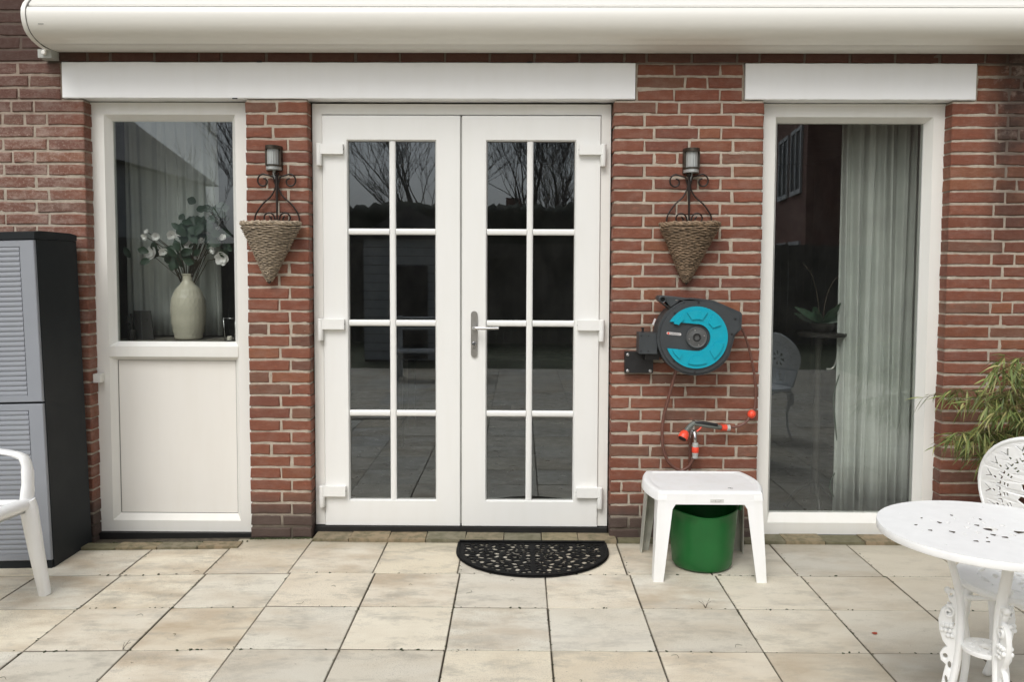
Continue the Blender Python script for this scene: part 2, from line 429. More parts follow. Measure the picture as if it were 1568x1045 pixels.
def lathe(bm, prof, n=32, center=(0, 0, 0), axis='Z', close=False, a0=0, a1=2*PI, sx=1., sy=1.):
    c = Vector(center); rings = []
    full = abs((a1-a0) - 2*PI) < 1e-6
    cnt = n if full else n+1
    for r, h in prof:
        ring = []
        for k in range(cnt):
            a = a0 + (a1-a0)*k/n
            if axis == 'Z': p = Vector((r*math.cos(a)*sx, r*math.sin(a)*sy, h))
            elif axis == 'Y': p = Vector((r*math.cos(a), h, r*math.sin(a)))
            else: p = Vector((h, r*math.cos(a), r*math.sin(a)))
            ring.append(bm.verts.new(c+p))
        rings.append(ring)
    for i in range(len(rings)-1):
        for k in range(cnt if full else cnt-1):
            a, b = rings[i], rings[i+1]; j = (k+1) % cnt
            bm.faces.new((a[k], a[j], b[j], b[k]))
    if full:
        if close or prof[0][0] > 1e-5: pass
    return rings

def lt(name, prof, mat, parent=None, n=32, center=(0, 0, 0), axis='Z', cap0=True, cap1=True, auto=35, **k):
    bm = bmesh.new(); rg = lathe(bm, prof, n, center, axis, **k)
    if cap0: bm.faces.new(rg[0][::-1])
    if cap1: bm.faces.new(rg[-1])
    return finish(bm, name, mat, parent, auto=auto)

def rings_frame(bm, levels):
    """nested rectangular rings (x0,x1,z0,z1,y) joined by quads"""
    prev = None
    for (x0, x1, z0, z1, y) in levels:
        r = [bm.verts.new(p) for p in ((x0, y, z0), (x1, y, z0), (x1, y, z1), (x0, y, z1))]
        if prev:
            for k in range(4): bm.faces.new((prev[k], prev[(k+1) % 4], r[(k+1) % 4], r[k]))
        prev = r

def poly_prism(bm, pts, y0, y1, plane='XZ'):
    """closed 2D outline extruded between two depths"""
    def P(u, v, d):
        return (u, d, v) if plane == 'XZ' else ((u, v, d) if plane == 'XY' else (d, u, v))
    a = [bm.verts.new(P(u, v, y0)) for u, v in pts]; b = [bm.verts.new(P(u, v, y1)) for u, v in pts]
    n = len(pts)
    bm.faces.new(a); bm.faces.new(b[::-1])
    for k in range(n): bm.faces.new((a[k], b[k], b[(k+1) % n], a[(k+1) % n]))

def pp(name, pts, y0, y1, mat, parent=None, plane='XZ', bevel=0., seg=2, auto=40):
    bm = bmesh.new(); poly_prism(bm, pts, y0, y1, plane)
    return finish(bm, name, mat, parent, bevel=bevel, seg=seg, auto=auto)

def pierced(outer, holes, half, bevel=0.):
    """flat plate in XY with real holes, thickness 2*half (+bevel), as a mesh"""
    cu = bpy.data.curves.new('plate', 'CURVE'); cu.dimensions = '2D'; cu.fill_mode = 'BOTH'
    cu.extrude = half; cu.bevel_depth = bevel; cu.bevel_resolution = 1 if bevel else 0; cu.offset = -bevel
    for pts in [outer] + list(holes):
        s = cu.splines.new('POLY'); s.points.add(len(pts)-1); s.use_cyclic_u = True
        for i, (x, y) in enumerate(pts): s.points[i].co = (x, y, 0, 1)
    o = bpy.data.objects.new('plate', cu); COL.objects.link(o)
    dg = bpy.context.evaluated_depsgraph_get(); dg.update()
    me = bpy.data.meshes.new_from_object(o.evaluated_get(dg))
    bpy.data.objects.remove(o); bpy.data.curves.remove(cu)
    return me

def circ(cx, cy, r, n=24, ry=None, a0=0, a1=2*PI, rot=0):
    ry = r if ry is None else ry; full = abs(a1-a0-2*PI) < 1e-6
    out = []
    for k in range(n if full else n+1):
        a = a0 + (a1-a0)*k/n; x, y = r*math.cos(a), ry*math.sin(a)
        out.append((cx + x*math.cos(rot)-y*math.sin(rot), cy + x*math.sin(rot)+y*math.cos(rot)))
    return out

def arc3(pts, steps=8):
    """Catmull-Rom through points"""
    P = [Vector(p) for p in pts]; P = [P[0]*2-P[1]] + P + [P[-1]*2-P[-2]]
    out = []
    for i in range(1, len(P)-2):
        for s in range(steps):
            t = s/steps; a, b, c, d = P[i-1:i+3]
            out.append(.5*((2*b)+(c-a)*t+(2*a-5*b+4*c-d)*t*t+(3*b-a-3*c+d)*t**3))
    out.append(P[-2]); return out

def empty(name, loc, label, cat, group=None, rz=0., kind=None):
    o = bpy.data.objects.new(name, None); COL.objects.link(o)
    o.location = loc; o.rotation_euler.z = rz; o['label'] = label; o['category'] = cat
    o.empty_display_size = .1
    if group: o['group'] = group
    if kind: o['kind'] = kind
    return o

def tag(o, label, cat, group=None):
    o['label'] = label; o['category'] = cat
    if group: o['group'] = group
    return o

def copy_tree(o, parent=None):
    c = o.copy(); COL.objects.link(c)
    if parent is not None: c.parent = parent
    for ch in list(o.children): copy_tree(ch, c)
    return c

def facetint(bm, groups_seed=0):
    pass

# ---------------------------------------------------------------- ground
def gz(x):
    return .018*(x + .9) if x < -.9 else 0.

def slab_mesh(w, d, name='paving_slab', seed=0):
    r = random.Random(seed); bm = bmesh.new()
    def q(s, z): return [bm.verts.new((sx*(w/2-s)+r.uniform(-.0012, .0012), sy*(d/2-s)+r.uniform(-.0012, .0012), z)) for sx, sy in ((-1, -1), (1, -1), (1, 1), (-1, 1))]
    a, b, c = q(0, -.045), q(0, -.004), q(.004, 0)
    for u, v in ((a, b), (b, c)):
        for k in range(4): bm.faces.new((u[k], u[(k+1) % 4], v[(k+1) % 4], v[k]))
    bm.faces.new(c)
    me = bpy.data.meshes.new(name); bm.to_mesh(me); bm.free(); me.materials.append(M['slab']); return me

ground = bx('ground', -60, 60, -80, 1.0, -.30, -.10, M['lawn']); ground['kind'] = 'structure'
patio = bpy.data.objects.new('patio', None); COL.objects.link(patio); patio['kind'] = 'structure'
# sand bed following the slabs
bm = bmesh.new()
for x0, x1 in ((-4.6, -.9), (-.9, 4.6)):
    vs = []
    for y in (-7.5, .06):
        for x in (x0, x1): vs.append(bm.verts.new((x, y, gz(x)-.016)))
    for y in (-7.5, .06):
        for x in (x0, x1): vs.append(bm.verts.new((x, y, gz(x)-.09)))
    for f in ((0, 1, 3, 2), (4, 6, 7, 5), (0, 4, 5, 1), (2, 3, 7, 6), (0, 2, 6, 4), (1, 5, 7, 3)): bm.faces.new([vs[i] for i in f])
finish(bm, 'joint_sand', M['sand'], patio)
PITCH = .4013
rows = [(-.075, -.532), (-.535, -.932), (-.935, -1.338), (-1.341, -1.742), (-1.745, -2.146), (-2.149, -2.55), (-2.553, -2.954), (-2.957, -3.358)]
smesh = {}
def slab_at(xc, y0, y1, w, k):
    d = round(y0-y1, 3); key = (round(w, 3), d, k % 5)
    if key not in smesh: smesh[key] = slab_mesh(w, d, seed=k % 5)
    o = link('paving_slab', smesh[key], None, patio)
    sl = .018 if xc < -.9 else 0.
    o.location = (xc, (y0+y1)/2, gz(xc) + rng.uniform(-.0012, .0012))
    o.rotation_euler = (R(rng.uniform(-.12, .12)), -sl + R(rng.uniform(-.12, .12)), R(rng.uniform(-.22, .22)))
for ri, (y0, y1) in enumerate(rows):
    for c in range(-11, 11):
        xc = .128 + PITCH*(c+.5) + (-.012 if ri == 0 else 0)
        ya = y0
        if ri == 0 and xc < -1.4: ya = -.165
        if ri == 0 and -1.44 < xc < -1.1: ya = -.012
        slab_at(xc, ya, y1, .3986, rng.randrange(99))
# slabs further back behind the camera, one joined sheet
bm = bmesh.new()
lay = bm.faces.layers.float.new('tint') if False else None
y = -3.361
while y > -7.2:
    for c in range(-11, 11):
        xc = .128 + PITCH*(c+.5); box(bm, xc-.1987, xc+.1987, y-.398, y, -.045, 0)
        for v in bm.verts[-8:] if False else []: pass
    y -= .4013
me = bpy.data.meshes.new('paving_slab'); bm.to_mesh(me); bm.free()
at = me.attributes.new('tint', 'FLOAT', 'FACE')
for i in range(len(me.polygons)): at.data[i].value = random.Random(i//6).random()
far_slabs = link('paving_slab', me, M['slab'], patio); far_slabs['kind'] = 'stuff'
# edging stones under doors and windows
def stones(x0, x1, y0, y1, step):
    x = x0
    while x < x1-.02:
        w = min(step + rng.uniform(-.012, .012), x1-x)
        bm = bmesh.new(); box(bm, -w/2+.002, w/2-.002, -(y1-y0)/2, (y1-y0)/2, -.06, rng.uniform(-.002, .003))
        for v in bm.verts: v.co += Vector((rng.uniform(-.002, .002), rng.uniform(-.002, .002), rng.uniform(-.002, .001)))
        o = finish(bm, 'edging_stone', M['edging'], patio, bevel=.006, seg=2, auto=40)
        o.location = (x+w/2, (y0+y1)/2, gz(x) + .014); x += w
stones(-2.29, -1.43, -.162, -.080, .207)
stones(-1.085, .52, -.072, .055, .203)
stones(1.19, 2.30, -.072, .055, .215)
stones(2.30, 4.4, -.072, -.012, .215)
stones(.525, 1.19, -.072, -.012, .215)
stones(-4.4, -2.30, -.162, -.012, .215)
# ---------------------------------------------------------------- the house
house = empty('brick_house', (0, 0, 0), 'red brick house rear wall with white framed doors, side window and tall window', 'house')
def jz(k):
    if k <= 11: return 2.503 - .0653*k
    if k <= 26: return 2.503 - .0653*11 - .06385*(k-11)
    return 2.503 - .0653*11 - .06385*15 - .0644*(k-26)

XL, XR = -3.4, 3.4
bcache = {}
def brick_mesh(L, H, var, Ddepth=.085, lside=False, rside=False):
    key = (round(L/.005), round(H*1000), var)
    if key in bcache: return bcache[key]
    r = random.Random(hash(key) % 9999); bm = bmesh.new()
    j = lambda a: r.uniform(-a, a)
    co = [(-L/2, -H/2), (-L/6, -H/2), (L/6, -H/2), (L/2, -H/2), (L/2, H/2), (L/6, H/2), (-L/6, H/2), (-L/2, H/2)]
    offs = [(j(.0024), j(.0022)) for _ in co]
    back = [bm.verts.new((u+a, Ddepth, v+b)) for (u, v), (a, b) in zip(co, offs)]
    edge = [bm.verts.new((u+a, .0045, v+b)) for (u, v), (a, b) in zip(co, offs)]
    ins = []
    tilt = j(.0015), j(.0012)
    for (u, v), (a, b) in zip(co, offs):
        su = 1-.0045*2/L if abs(abs(u)-L/2) < 1e-6 else 1
        sv = 1-.0045*2/H
        ins.append(bm.verts.new(((u+a)*su, tilt[0]*u/L*2+tilt[1]*v/H*2+j(.0005), (v+b)*sv)))
    for A, B in ((back, edge), (edge, ins)):
        for k in range(8): bm.faces.new((A[k], A[(k+1) % 8], B[(k+1) % 8], B[k]))
    for q in ((0, 1, 6, 7), (1, 2, 5, 6), (2, 3, 4, 5)): bm.faces.new([ins[i] for i in q])
    bmesh.ops.recalc_face_normals(bm, faces=bm.faces)
    # open box: make the front face outwards
    f = [f for f in bm.faces if all(v in ins for v in f.verts)][0]
    if f.normal.y > 0: bmesh.ops.reverse_faces(bm, faces=bm.faces)
    me = bpy.data.meshes.new('brick'); bm.to_mesh(me); bm.free(); me.materials.append(M['brick'])
    bcache[key] = me; return me

E_ = [.648, .88, 1.108]; O1 = [.70, .82, 1.047]; O2 = [.70, .93, 1.047]; O3 = [.59, .82, 1.045]; HH = [.647, .76, .99, 1.105]
p2 = {0: [.80, 1.035], 1: [.855, .97], 2: [.80, 1.035], 3: [.71, .825, 1.047], 4: E_, 5: O2, 6: E_, 7: O1, 8: E_, 9: O2, 10: E_, 11: O1, 12: E_, 13: O2, 14: E_, 15: O2, 16: E_,
      17: [.596, .829, 1.056], 18: HH, 19: [.705, .93, 1.17], 20: E_, 21: O2, 22: E_, 23: O1, 24: E_, 25: O2, 26: E_, 27: O3, 28: HH, 29: [.584, .81, 1.04, 1.155], 30: HH,
      31: [.70, .93, 1.155], 32: [.644, .757, .87, 1.09], 33: O2, 34: [.55, .66, .89, 1.12], 35: [.59, .82, 1.05], 36: E_, 37: [.59, .82, 1.05], 38: E_}
p1 = {4: [-1.325], 5: [-1.285], 21: [-1.32, -1.205], 25: [-1.315], 31: [-1.315], 9: [-1.32]}
bricks = []   # (x0,x1,z0,z1, priority)
def run(x0, x1, k, joints, pri):
    xs = [x0] + sorted(j for j in joints if x0+.03 < j < x1-.03) + [x1]
    for a, b in zip(xs, xs[1:]): bricks.append((a, b, k, pri))
def auto_joints(x0, x1, k, first):
    out = []; x = x0 + first; r = random.Random(k*31+5)
    while x < x1:
        out.append(x); x += .232 if r.random() > .18 else .117
    return out
for k in range(-9, 40):
    if k < 0:
        j = auto_joints(XL, XR, k, .11 + (k % 2)*.115)
        run(XL, XR, k, j, 0)
        continue
    # left wall, laid from the opening outwards
    le = -2.385 if k < 3 else -2.272
    f = .195 if k % 2 == 0 else .262
    if k < 3: f = .17 if k % 2 else .228
    r = random.Random(k*7); x = le-f; j = []
    while x > XL: j.append(x); x -= .232 if r.random() > .25 else .117
    run(XL, le, k, j, 0)
    if k < 3: run(.603, 1.157, k, p2[k], 2)
    else:
        run(-1.428, -1.103, k, p1.get(k, [-1.207] if k % 2 == 0 else [-1.262]), 2)
        run(.489, 1.266, k, p2.get(k, E_), 2)
    re = 2.358 if k < 3 else 2.236
    f = .232 if k % 2 else .29
    if k < 3: f = .17 if k % 2 == 0 else .23
    run(re, XR, k, auto_joints(re, XR, k, f), 1)
JT = .0061
def inframe(b):
    x = (b[0]+b[1])/2; z = (jz(b[2])+jz(b[2]+1))/2
    px = 784 + 10 + 1312*x/4.5
    return -30 < px < 1600 and (z < 2.72)
def hidden(b):
    x = (b[0]+b[1])/2; z = (jz(b[2])+jz(b[2]+1))/2
    return (x < -2.34 and z < 1.6) or z > 2.57
order = sorted(bricks, key=lambda b: -(b[3]*10 + (5 if inframe(b) and not hidden(b) else -40) + (b[1]-b[0])*4))
single, rest = order[:300], order[300:]
def brick_geo(b):
    L = b[1]-b[0]-JT*2; 
    z1, z0 = jz(b[2]), jz(b[2]+1); H = z1-z0-JT*2+.0005
    end = 0
    x0, x1 = b[0]+JT, b[1]-JT
    if b[0] in (-1.428, .489, 2.236, XL): x0 -= JT
    if b[1] in (-1.103, 1.266, -2.272, XR): x1 += JT
    return (x0+x1)/2, x1-x0, (z0+z1)/2, H
for b in single:
    xc, L, zc, H = brick_geo(b)
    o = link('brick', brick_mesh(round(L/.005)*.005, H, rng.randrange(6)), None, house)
    o.location = (xc+rng.uniform(-.001, .001), rng.uniform(-.0018, .0018), zc + rng.uniform(-.001, .001))
    o.rotation_euler.y = R(rng.uniform(-.35, .35))
bm = bmesh.new(); cnt = []
for b in rest:
    xc, L, zc, H = brick_geo(b)
    me = brick_mesh(round(L/.005)*.005, H, rng.randrange(6))
    n0 = len(bm.faces); nv = len(bm.verts)
    bm.from_mesh(me); bm.verts.ensure_lookup_table()
    off = Vector((xc, rng.uniform(-.002, .002), zc))
    for v in bm.verts[nv:]: v.co += off
    cnt += [rng.random()]*(len(bm.faces)-n0)
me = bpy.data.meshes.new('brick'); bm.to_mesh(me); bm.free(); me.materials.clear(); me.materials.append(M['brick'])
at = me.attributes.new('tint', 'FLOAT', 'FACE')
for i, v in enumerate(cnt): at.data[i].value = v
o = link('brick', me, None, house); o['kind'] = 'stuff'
# mortar bed behind the bricks, slightly uneven face
def mortar_panel(bm, x0, x1, z0, z1):
    nx = max(2, int((x1-x0)/.02)); nz = max(2, int((z1-z0)/.016)); g = []
    for i in range(nx+1):
        row = []
        for j in range(nz+1):
            x = x0+(x1-x0)*i/nx; z = z0+(z1-z0)*j/nz
            d = .0048 + .0042*noise.noise(Vector((x*34, 3, z*34)))
            if 0 < i < nx and 0 < j < nz: row.append(bm.verts.new((x, d, z)))
            else: row.append(bm.verts.new((x, .006, z)))
        g.append(row)
    for i in range(nx):
        for j in range(nz): bm.faces.new((g[i][j], g[i+1][j], g[i+1][j+1], g[i][j+1]))
    rim = [g[i][0] for i in range(nx+1)] + [g[nx][j] for j in range(1, nz+1)] + [g[i][nz] for i in range(nx-1, -1, -1)] + [g[0][j] for j in range(nz-1, 0, -1)]
    bk = [bm.verts.new((v.co.x, .095, v.co.z)) for v in rim]
    for k in range(len(rim)): bm.faces.new((rim[k], bk[k], bk[(k+1) % len(rim)], rim[(k+1) % len(rim)]))
bm = bmesh.new(); i5 = .005
mortar_panel(bm, XL, XR, 2.508, 3.09)
mortar_panel(bm, XL, -2.382, 2.3138, 2.5079); mortar_panel(bm, .600, 1.160, 2.3138, 2.5079); mortar_panel(bm, 2.355, XR, 2.3138, 2.5079)
mortar_panel(bm, XL, -2.272-i5, -.10, 2.3137); mortar_panel(bm, -1.428+i5, -1.103-i5, -.10, 2.3137)
mortar_panel(bm, .489+i5, 1.266-i5, -.10, 2.3137); mortar_panel(bm, 2.236+i5, XR, -.10, 2.3137)
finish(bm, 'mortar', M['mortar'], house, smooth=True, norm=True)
# lintels
def lintel(x0, x1, seed):
    bm = bmesh.new(); n = 40; r = random.Random(seed)
    prof = [(-.004, 2.318), (-.007, 2.322), (-.007, 2.499), (-.004, 2.503), (.094, 2.503), (.094, 2.318)]
    prev = None
    for i in range(n+1):
        x = x0+(x1-x0)*i/n
        ring = [bm.verts.new((x, y + (r.uniform(-.0005, .0005)), z + r.uniform(-.0008, .0008))) for y, z in prof]
        if prev:
            for k in range(6): bm.faces.new((prev[k], prev[(k+1) % 6], ring[(k+1) % 6], ring[k]))
        else: bm.faces.new(ring[::-1])
        prev = ring
    bm.faces.new(prev)
    return finish(bm, 'lintel', M['lintel'], house)
lintel(-2.377, .596, 1)['label'] = 'long white concrete lintel over the panelled window and double doors'
lintel(1.164, 2.349, 2)['label'] = 'short white concrete lintel over the tall window'
for (x, z) in ((-1.48, 2.3165), (.05, 2.505), (-1.35, 2.505)):
    bx('paint_chip', x-.012, x+.014, -.009, -.004, z-.002, z+.003, M['dark_gap'], house)
# inner leaf of the wall, room
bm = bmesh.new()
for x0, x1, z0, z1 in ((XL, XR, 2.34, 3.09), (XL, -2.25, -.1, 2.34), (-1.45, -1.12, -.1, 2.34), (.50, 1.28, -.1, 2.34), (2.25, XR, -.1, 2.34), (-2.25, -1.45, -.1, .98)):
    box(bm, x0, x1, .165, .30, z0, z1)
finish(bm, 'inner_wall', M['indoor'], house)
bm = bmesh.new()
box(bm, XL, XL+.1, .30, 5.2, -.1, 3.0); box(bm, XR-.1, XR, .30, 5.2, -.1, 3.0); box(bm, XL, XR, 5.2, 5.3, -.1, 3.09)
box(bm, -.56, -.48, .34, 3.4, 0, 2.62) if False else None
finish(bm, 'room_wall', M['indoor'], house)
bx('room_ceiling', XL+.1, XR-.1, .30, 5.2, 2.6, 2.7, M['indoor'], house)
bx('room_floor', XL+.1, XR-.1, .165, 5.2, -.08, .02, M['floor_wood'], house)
bx('flat_roof', XL-.1, XR+.1, .0, 5.4, 3.095, 3.2, M['far_roof'], house)

# --- window frames
def unit(name, label):
    o = bpy.data.objects.new(name, None); COL.objects.link(o); o.parent = house
    if label: o['label'] = label
    return o
def pane(x0, x1, z0, z1, y, parent):
    return bx('pane', x0, x1, y, y+.006, z0, z1, M['glass'], parent)
# left: window above panel
lw = unit('window', 'window above a cream lower panel')
bm = bmesh.new()
XA, XB = -2.285, -1.4225
T = (-2.206, -1.509, 1.026, 2.249)
# outer flat face with two openings: build as strips
Y = .08
def quadstrip(bm, x0, x1, z0, z1, y): bm.faces.new([bm.verts.new(p) for p in ((x0, y, z0), (x1, y, z0), (x1, y, z1), (x0, y, z1))])
box(bm, XA, -2.206, Y, .16, 0., 2.312); box(bm, -1.509, XB, Y, .16, 0., 2.312)
box(bm, -2.206, -1.509, Y, .16, 2.249, 2.312); box(bm, -2.206, -1.509, Y, .16, 0., .061)
box(bm, -2.206, -1.509, Y-.004, .16, .958, 1.014)
rings_frame(bm, [(-2.206, -1.509, 1.014, 2.249, Y+.001), (-2.178, -1.537, 1.036, 2.220, .122), (-2.178, -1.537, 1.036, 2.220, .15)])
rings_frame(bm, [(-2.206, -1.509, .061, .958, Y+.001), (-2.178, -1.533, .092, .936, .112), (-2.178, -1.533, .092, .936, .15)])
finish(bm, 'frame', M['pvc'], lw, norm=False)
bx('lower_panel', -2.176, -1.535, .118, .135, .094, .934, M['panel'], lw)
bm = bmesh.new()
for a, b, c, d in ((-2.1775, -2.1745, .093, .935), (-1.5365, -1.5335, .093, .935), (-2.1745, -1.5365, .092, .095), (-2.1745, -1.5365, .933, .9355)): box(bm, a, b, .1165, .1185, c, d)
finish(bm, 'panel_gasket', M['seam'], lw)
pane(-2.178, -1.537, 1.036, 2.220, .128, lw)
bx('window_sill', -2.25, -1.45, .165, .50, 1.005, 1.03, M['indoor'], lw)
bx('threshold', XA+.005, XB-.005, .06, .16, -.06, -.002, M['black'], lw)
# right: tall window
rw = unit('window', 'tall fixed window to the ground')
bm = bmesh.new(); XA2, XB2 = 1.283, 2.243
box(bm, XA2, 1.350, Y, .17, .006, 2.313); box(bm, 2.178, XB2, Y, .17, .006, 2.313)
box(bm, 1.350, 2.178, Y, .17, 2.244, 2.313); box(bm, 1.350, 2.178, Y, .17, .006, .070)
rings_frame(bm, [(1.350, 2.178, .070, 2.244, Y+.001), (1.373, 2.150, .112, 2.219, .13), (1.373, 2.150, .112, 2.219, .165)])
finish(bm, 'frame', M['pvc'], rw, norm=False)
pane(1.373, 2.150, .112, 2.219, .137, rw)
bx('threshold', XA2+.003, XB2-.003, .058, .17, -.06, .004, M['black'], rw)
# doors: fixed frame
bm = bmesh.new(); XD0, XD1 = -1.098, .4825
box(bm, XD0, -1.048, Y, .16, .045, 2.307); box(bm, .431, XD1, Y, .16, .045, 2.307); box(bm, -1.048, .431, Y, .16, 2.252, 2.307)
finish(bm, 'door_frame', M['pvc'], house, bevel=.002)
bx('door_gasket', -1.0475, .4305, .108, .155, .05, 2.2515, M['seam'], house)
o = bx('threshold', XD0+.001, XD1-.001, .055, .17, -.05, .040, M['black'], house, bevel=.004)
# cut a window through gasket plate is not needed: it sits behind the leaf rim only
bpy.data.objects.remove(bpy.data.objects['door_gasket'])
bm = bmesh.new()
for a, b, c, d in ((-1.0478, -1.030, .045, 2.2518), (.413, .4308, .045, 2.2518), (-1.03, .413, 2.234, 2.2518), (-1.03, .413, .041, .06), (-.34, -.28, .06, 2.234)): box(bm, a, b, .118, .15, c, d)
finish(bm, 'door_gasket', M['dark_gap'], house)
def leaf(x0, x1, g0, g1, mv, hinge_x, label, lock):
    o = bpy.data.objects.new('door_leaf', None); COL.objects.link(o); o.parent = house; o['label'] = label
    f = .070; z0, z1 = .042, 2.246; h0, h1 = .185, 2.113
    bm = bmesh.new()
    rings_frame(bm, [(x0, x1, z0, z1, .115), (x0, x1, z0, z1, f+.003), (x0+.003, x1-.003, z0+.003, z1-.003, f), (g0-.006, g1+.006, h0-.006, h1+.006, f),
                     (g0, g1, h0, h1, f+.012), (g0, g1, h0, h1, .115)])
    finish(bm, 'stile_frame', M['pvc_leaf'], o, norm=False)
    zb = [h0, .657, 1.1455, 1.634, h1]; hw = .0168
    bm = bmesh.new()
    def bar(p0, p1, hw):
        # low profile glazing bar with a rounded front
        (xa, za), (xb, zb_) = p0, p1; vert = abs(xa-xb) < 1e-6
        prof = [(-hw, .094), (-hw, .084), (-hw*.75, .0795), (-hw*.35, .0778), (hw*.35, .0778), (hw*.75, .0795), (hw, .084), (hw, .094)]
        rr = []
        for (x, z) in (p0, p1): rr.append([bm.verts.new((x+u, y, z) if vert else (x, y+.0004, z+u)) for u, y in prof])
        for k in range(7): bm.faces.new((rr[0][k], rr[1][k], rr[1][k+1], rr[0][k+1]))
    bar((mv, h0), (mv, h1), hw)
    finish(bm, 'glazing_bar', M['pvc_leaf'], o, auto=50)
    for z in zb[1:-1]:
        bm = bmesh.new(); bar((g0, z), (mv-hw, z), hw*.97); bar((mv+hw, z), (g1, z), hw*.97)
        finish(bm, 'glazing_bar', M['pvc_leaf'], o, auto=50)
    for a, b in ((g0, mv), (mv, g1)):
        for c, d in zip(zb, zb[1:]): pane(a+.0003, b-.0003, c+.0003, d-.0003, .096, o)
    bm = bmesh.new(); gk = .0032
    for a, b, c, d in ((g0, g0+gk, h0, h1), (g1-gk, g1, h0, h1), (g0+gk, g1-gk, h0, h0+gk), (g0+gk, g1-gk, h1-gk, h1)): box(bm, a, b, .0925, .0955, c, d)
    finish(bm, 'glass_gasket', M['seam'], o)
    s = 1 if hinge_x < -.5 else -1
    for zt in (2.093, 1.166, .262):
        bm = bmesh.new()
        kx = hinge_x
        box(bm, min(kx+s*.004, kx+s*.128), max(kx+s*.004, kx+s*.128), .040, f, zt-.053, zt)
        ar = finish(bm, 'hinge', M['pvc_leaf'], o, bevel=.005, seg=2, auto=40)
        bm = bmesh.new(); rg = lathe(bm, [(.0145, zt-.113), (.016, zt-.110), (.016, zt-.058), (.0145, zt-.0565), (.0145, zt-.0545), (.016, zt-.053), (.016, zt), (.013, zt+.003)], 14, (kx-s*.0, .052, 0))
        bm.faces.new(rg[0][::-1]); bm.faces.new(rg[-1]); box(bm, kx-.013, kx+.013, .055, .079, zt-.11, zt-.055)
        finish(bm, 'hinge_barrel', M['pvc_leaf'], o, auto=40)
        bx('hinge_screw', kx+s*.1285-.001, kx+s*.1285+.001, .052, .058, zt-.030, zt-.024, M['seam'], o)
    if lock:
        cx = -.2385
        pts = [(cx-.017, .982), *[(cx+.0175*math.cos(a), .982+.0175*math.sin(a)) for a in [PI+PI*k/8 for k in range(9)]],
               *[(cx+.0175*math.cos(a), 1.195+.0175*math.sin(a)) for a in [PI*k/8 for k in range(9)]]]
        pp('lock_plate', pts[1:], .060, .0698, M['steel'], o, bevel=.002)
        tb('handle', arc3([(cx, .062, 1.124), (cx, .030, 1.124), (cx+.012, .012, 1.1245), (cx+.06, .008, 1.124), (cx+.132, .012, 1.1245)], 6), [.009]*6+[.0095]*7+[.0088]*12, M['chrome'], o, n=12)
        lt('cylinder_rose', [(.0125, .0595), (.0125, .052), (.010, .050), (.006, .050), (.006, .056)], M['chrome'], o, n=20, center=(cx, 0, 1.036), axis='Y', cap0=True, cap1=True)
        bx('cylinder_body', cx-.006, cx+.006, .052, .0597, 1.008, 1.028, M['chrome'], o, bevel=.002)
        bx('keyhole', cx-.0035, cx+.0035, .0495, .0560, 1.031, 1.042, M['print'], o)
    return o
leaf(-1.0455, -.3135, -.910, -.446, -.6745, -1.058, 'left door leaf without a handle', False)
leaf(-.3045, .4285, -.172, .294, .0565, .4405, 'right door leaf with the steel lever handle', True)
bm = bmesh.new(); box(bm, -.3125, -.3055, .078, .117, .055, 2.24)
finish(bm, 'meeting_strip', M['steel'] if False else simple('grey weather strip', (.33, .33, .31), .6), house)
bx('cable_cover', -2.2715, -2.235, .028, .075, .822, .868, M['pvc'], house, bevel=.008, seg=2)

# ---------------------------------------------------------------- awning
aw = empty('awning', (0, 0, 2.55), 'long cream awning cassette folded shut, fixed across the top of the wall', 'awning')
AX0, AX1 = -2.398, 3.25
def P_(n): return (n[0], n[1]-2.55)
upper = [(-.004, 2.795), (-.12, 2.795), (-.19, 2.776), (-.235, 2.750), (-.262, 2.722), (-.262, 2.712), (-.004, 2.712)]
lower = [(-.004, 2.7085), (-.264, 2.7085), (-.277, 2.702), (-.284, 2.688), (-.286, 2.668), (-.283, 2.645), (-.275, 2.622), (-.262, 2.602), (-.244, 2.586), (-.222, 2.574), (-.203, 2.567), (-.2, 2.5672),
         (-.197, 2.566), (-.165, 2.556), (-.162, 2.5572), (-.12, 2.552), (-.08, 2.551), (-.004, 2.553)]
pp('cassette_cover', [P_(p) for p in upper], AX0, AX1, M['awning'], aw, plane='YZ', auto=30)
pp('front_profile', [P_(p) for p in lower], AX0, AX1, M['awning'], aw, plane='YZ', auto=30)
pp('seam', [P_(p) for p in ((-.004, 2.7083), (-.004, 2.7122), (-.2585, 2.7122), (-.2585, 2.7083))], AX0, AX1, M['seam'], aw, plane='YZ')
capo = [(-.003, 2.80), (-.12, 2.80), (-.193, 2.78), (-.24, 2.754), (-.272, 2.722), (-.288, 2.695), (-.291, 2.668), (-.288, 2.642), (-.279, 2.618), (-.265, 2.597), (-.246, 2.58), (-.2, 2.56), (-.14, 2.546), (-.003, 2.546)]
pp('end_cap', [P_(p) for p in capo], AX0-.022, AX0-.001, M['awning'], aw, plane='YZ', bevel=.003)
pp('end_cap_seal', [P_((a*.985-.001, b+(.002 if b < 2.66 else -.002))) for a, b in capo], AX0-.001, AX0+.002, M['seam'], aw, plane='YZ')
bx('wall_bracket', -2.462, -2.392, -.075, -.001, -.042, 0., M['light_grey'], aw, bevel=.004)
lt('bracket_bolt', [(.013, -.078), (.013, -.088), (.009, -.092)], M['awning'], aw, n=16, center=(-2.425, 0, -.018), axis='Y')
bx('maker_plate', -2.345, -2.318, -.2755, -.272, .071, .078, M['print'], aw)

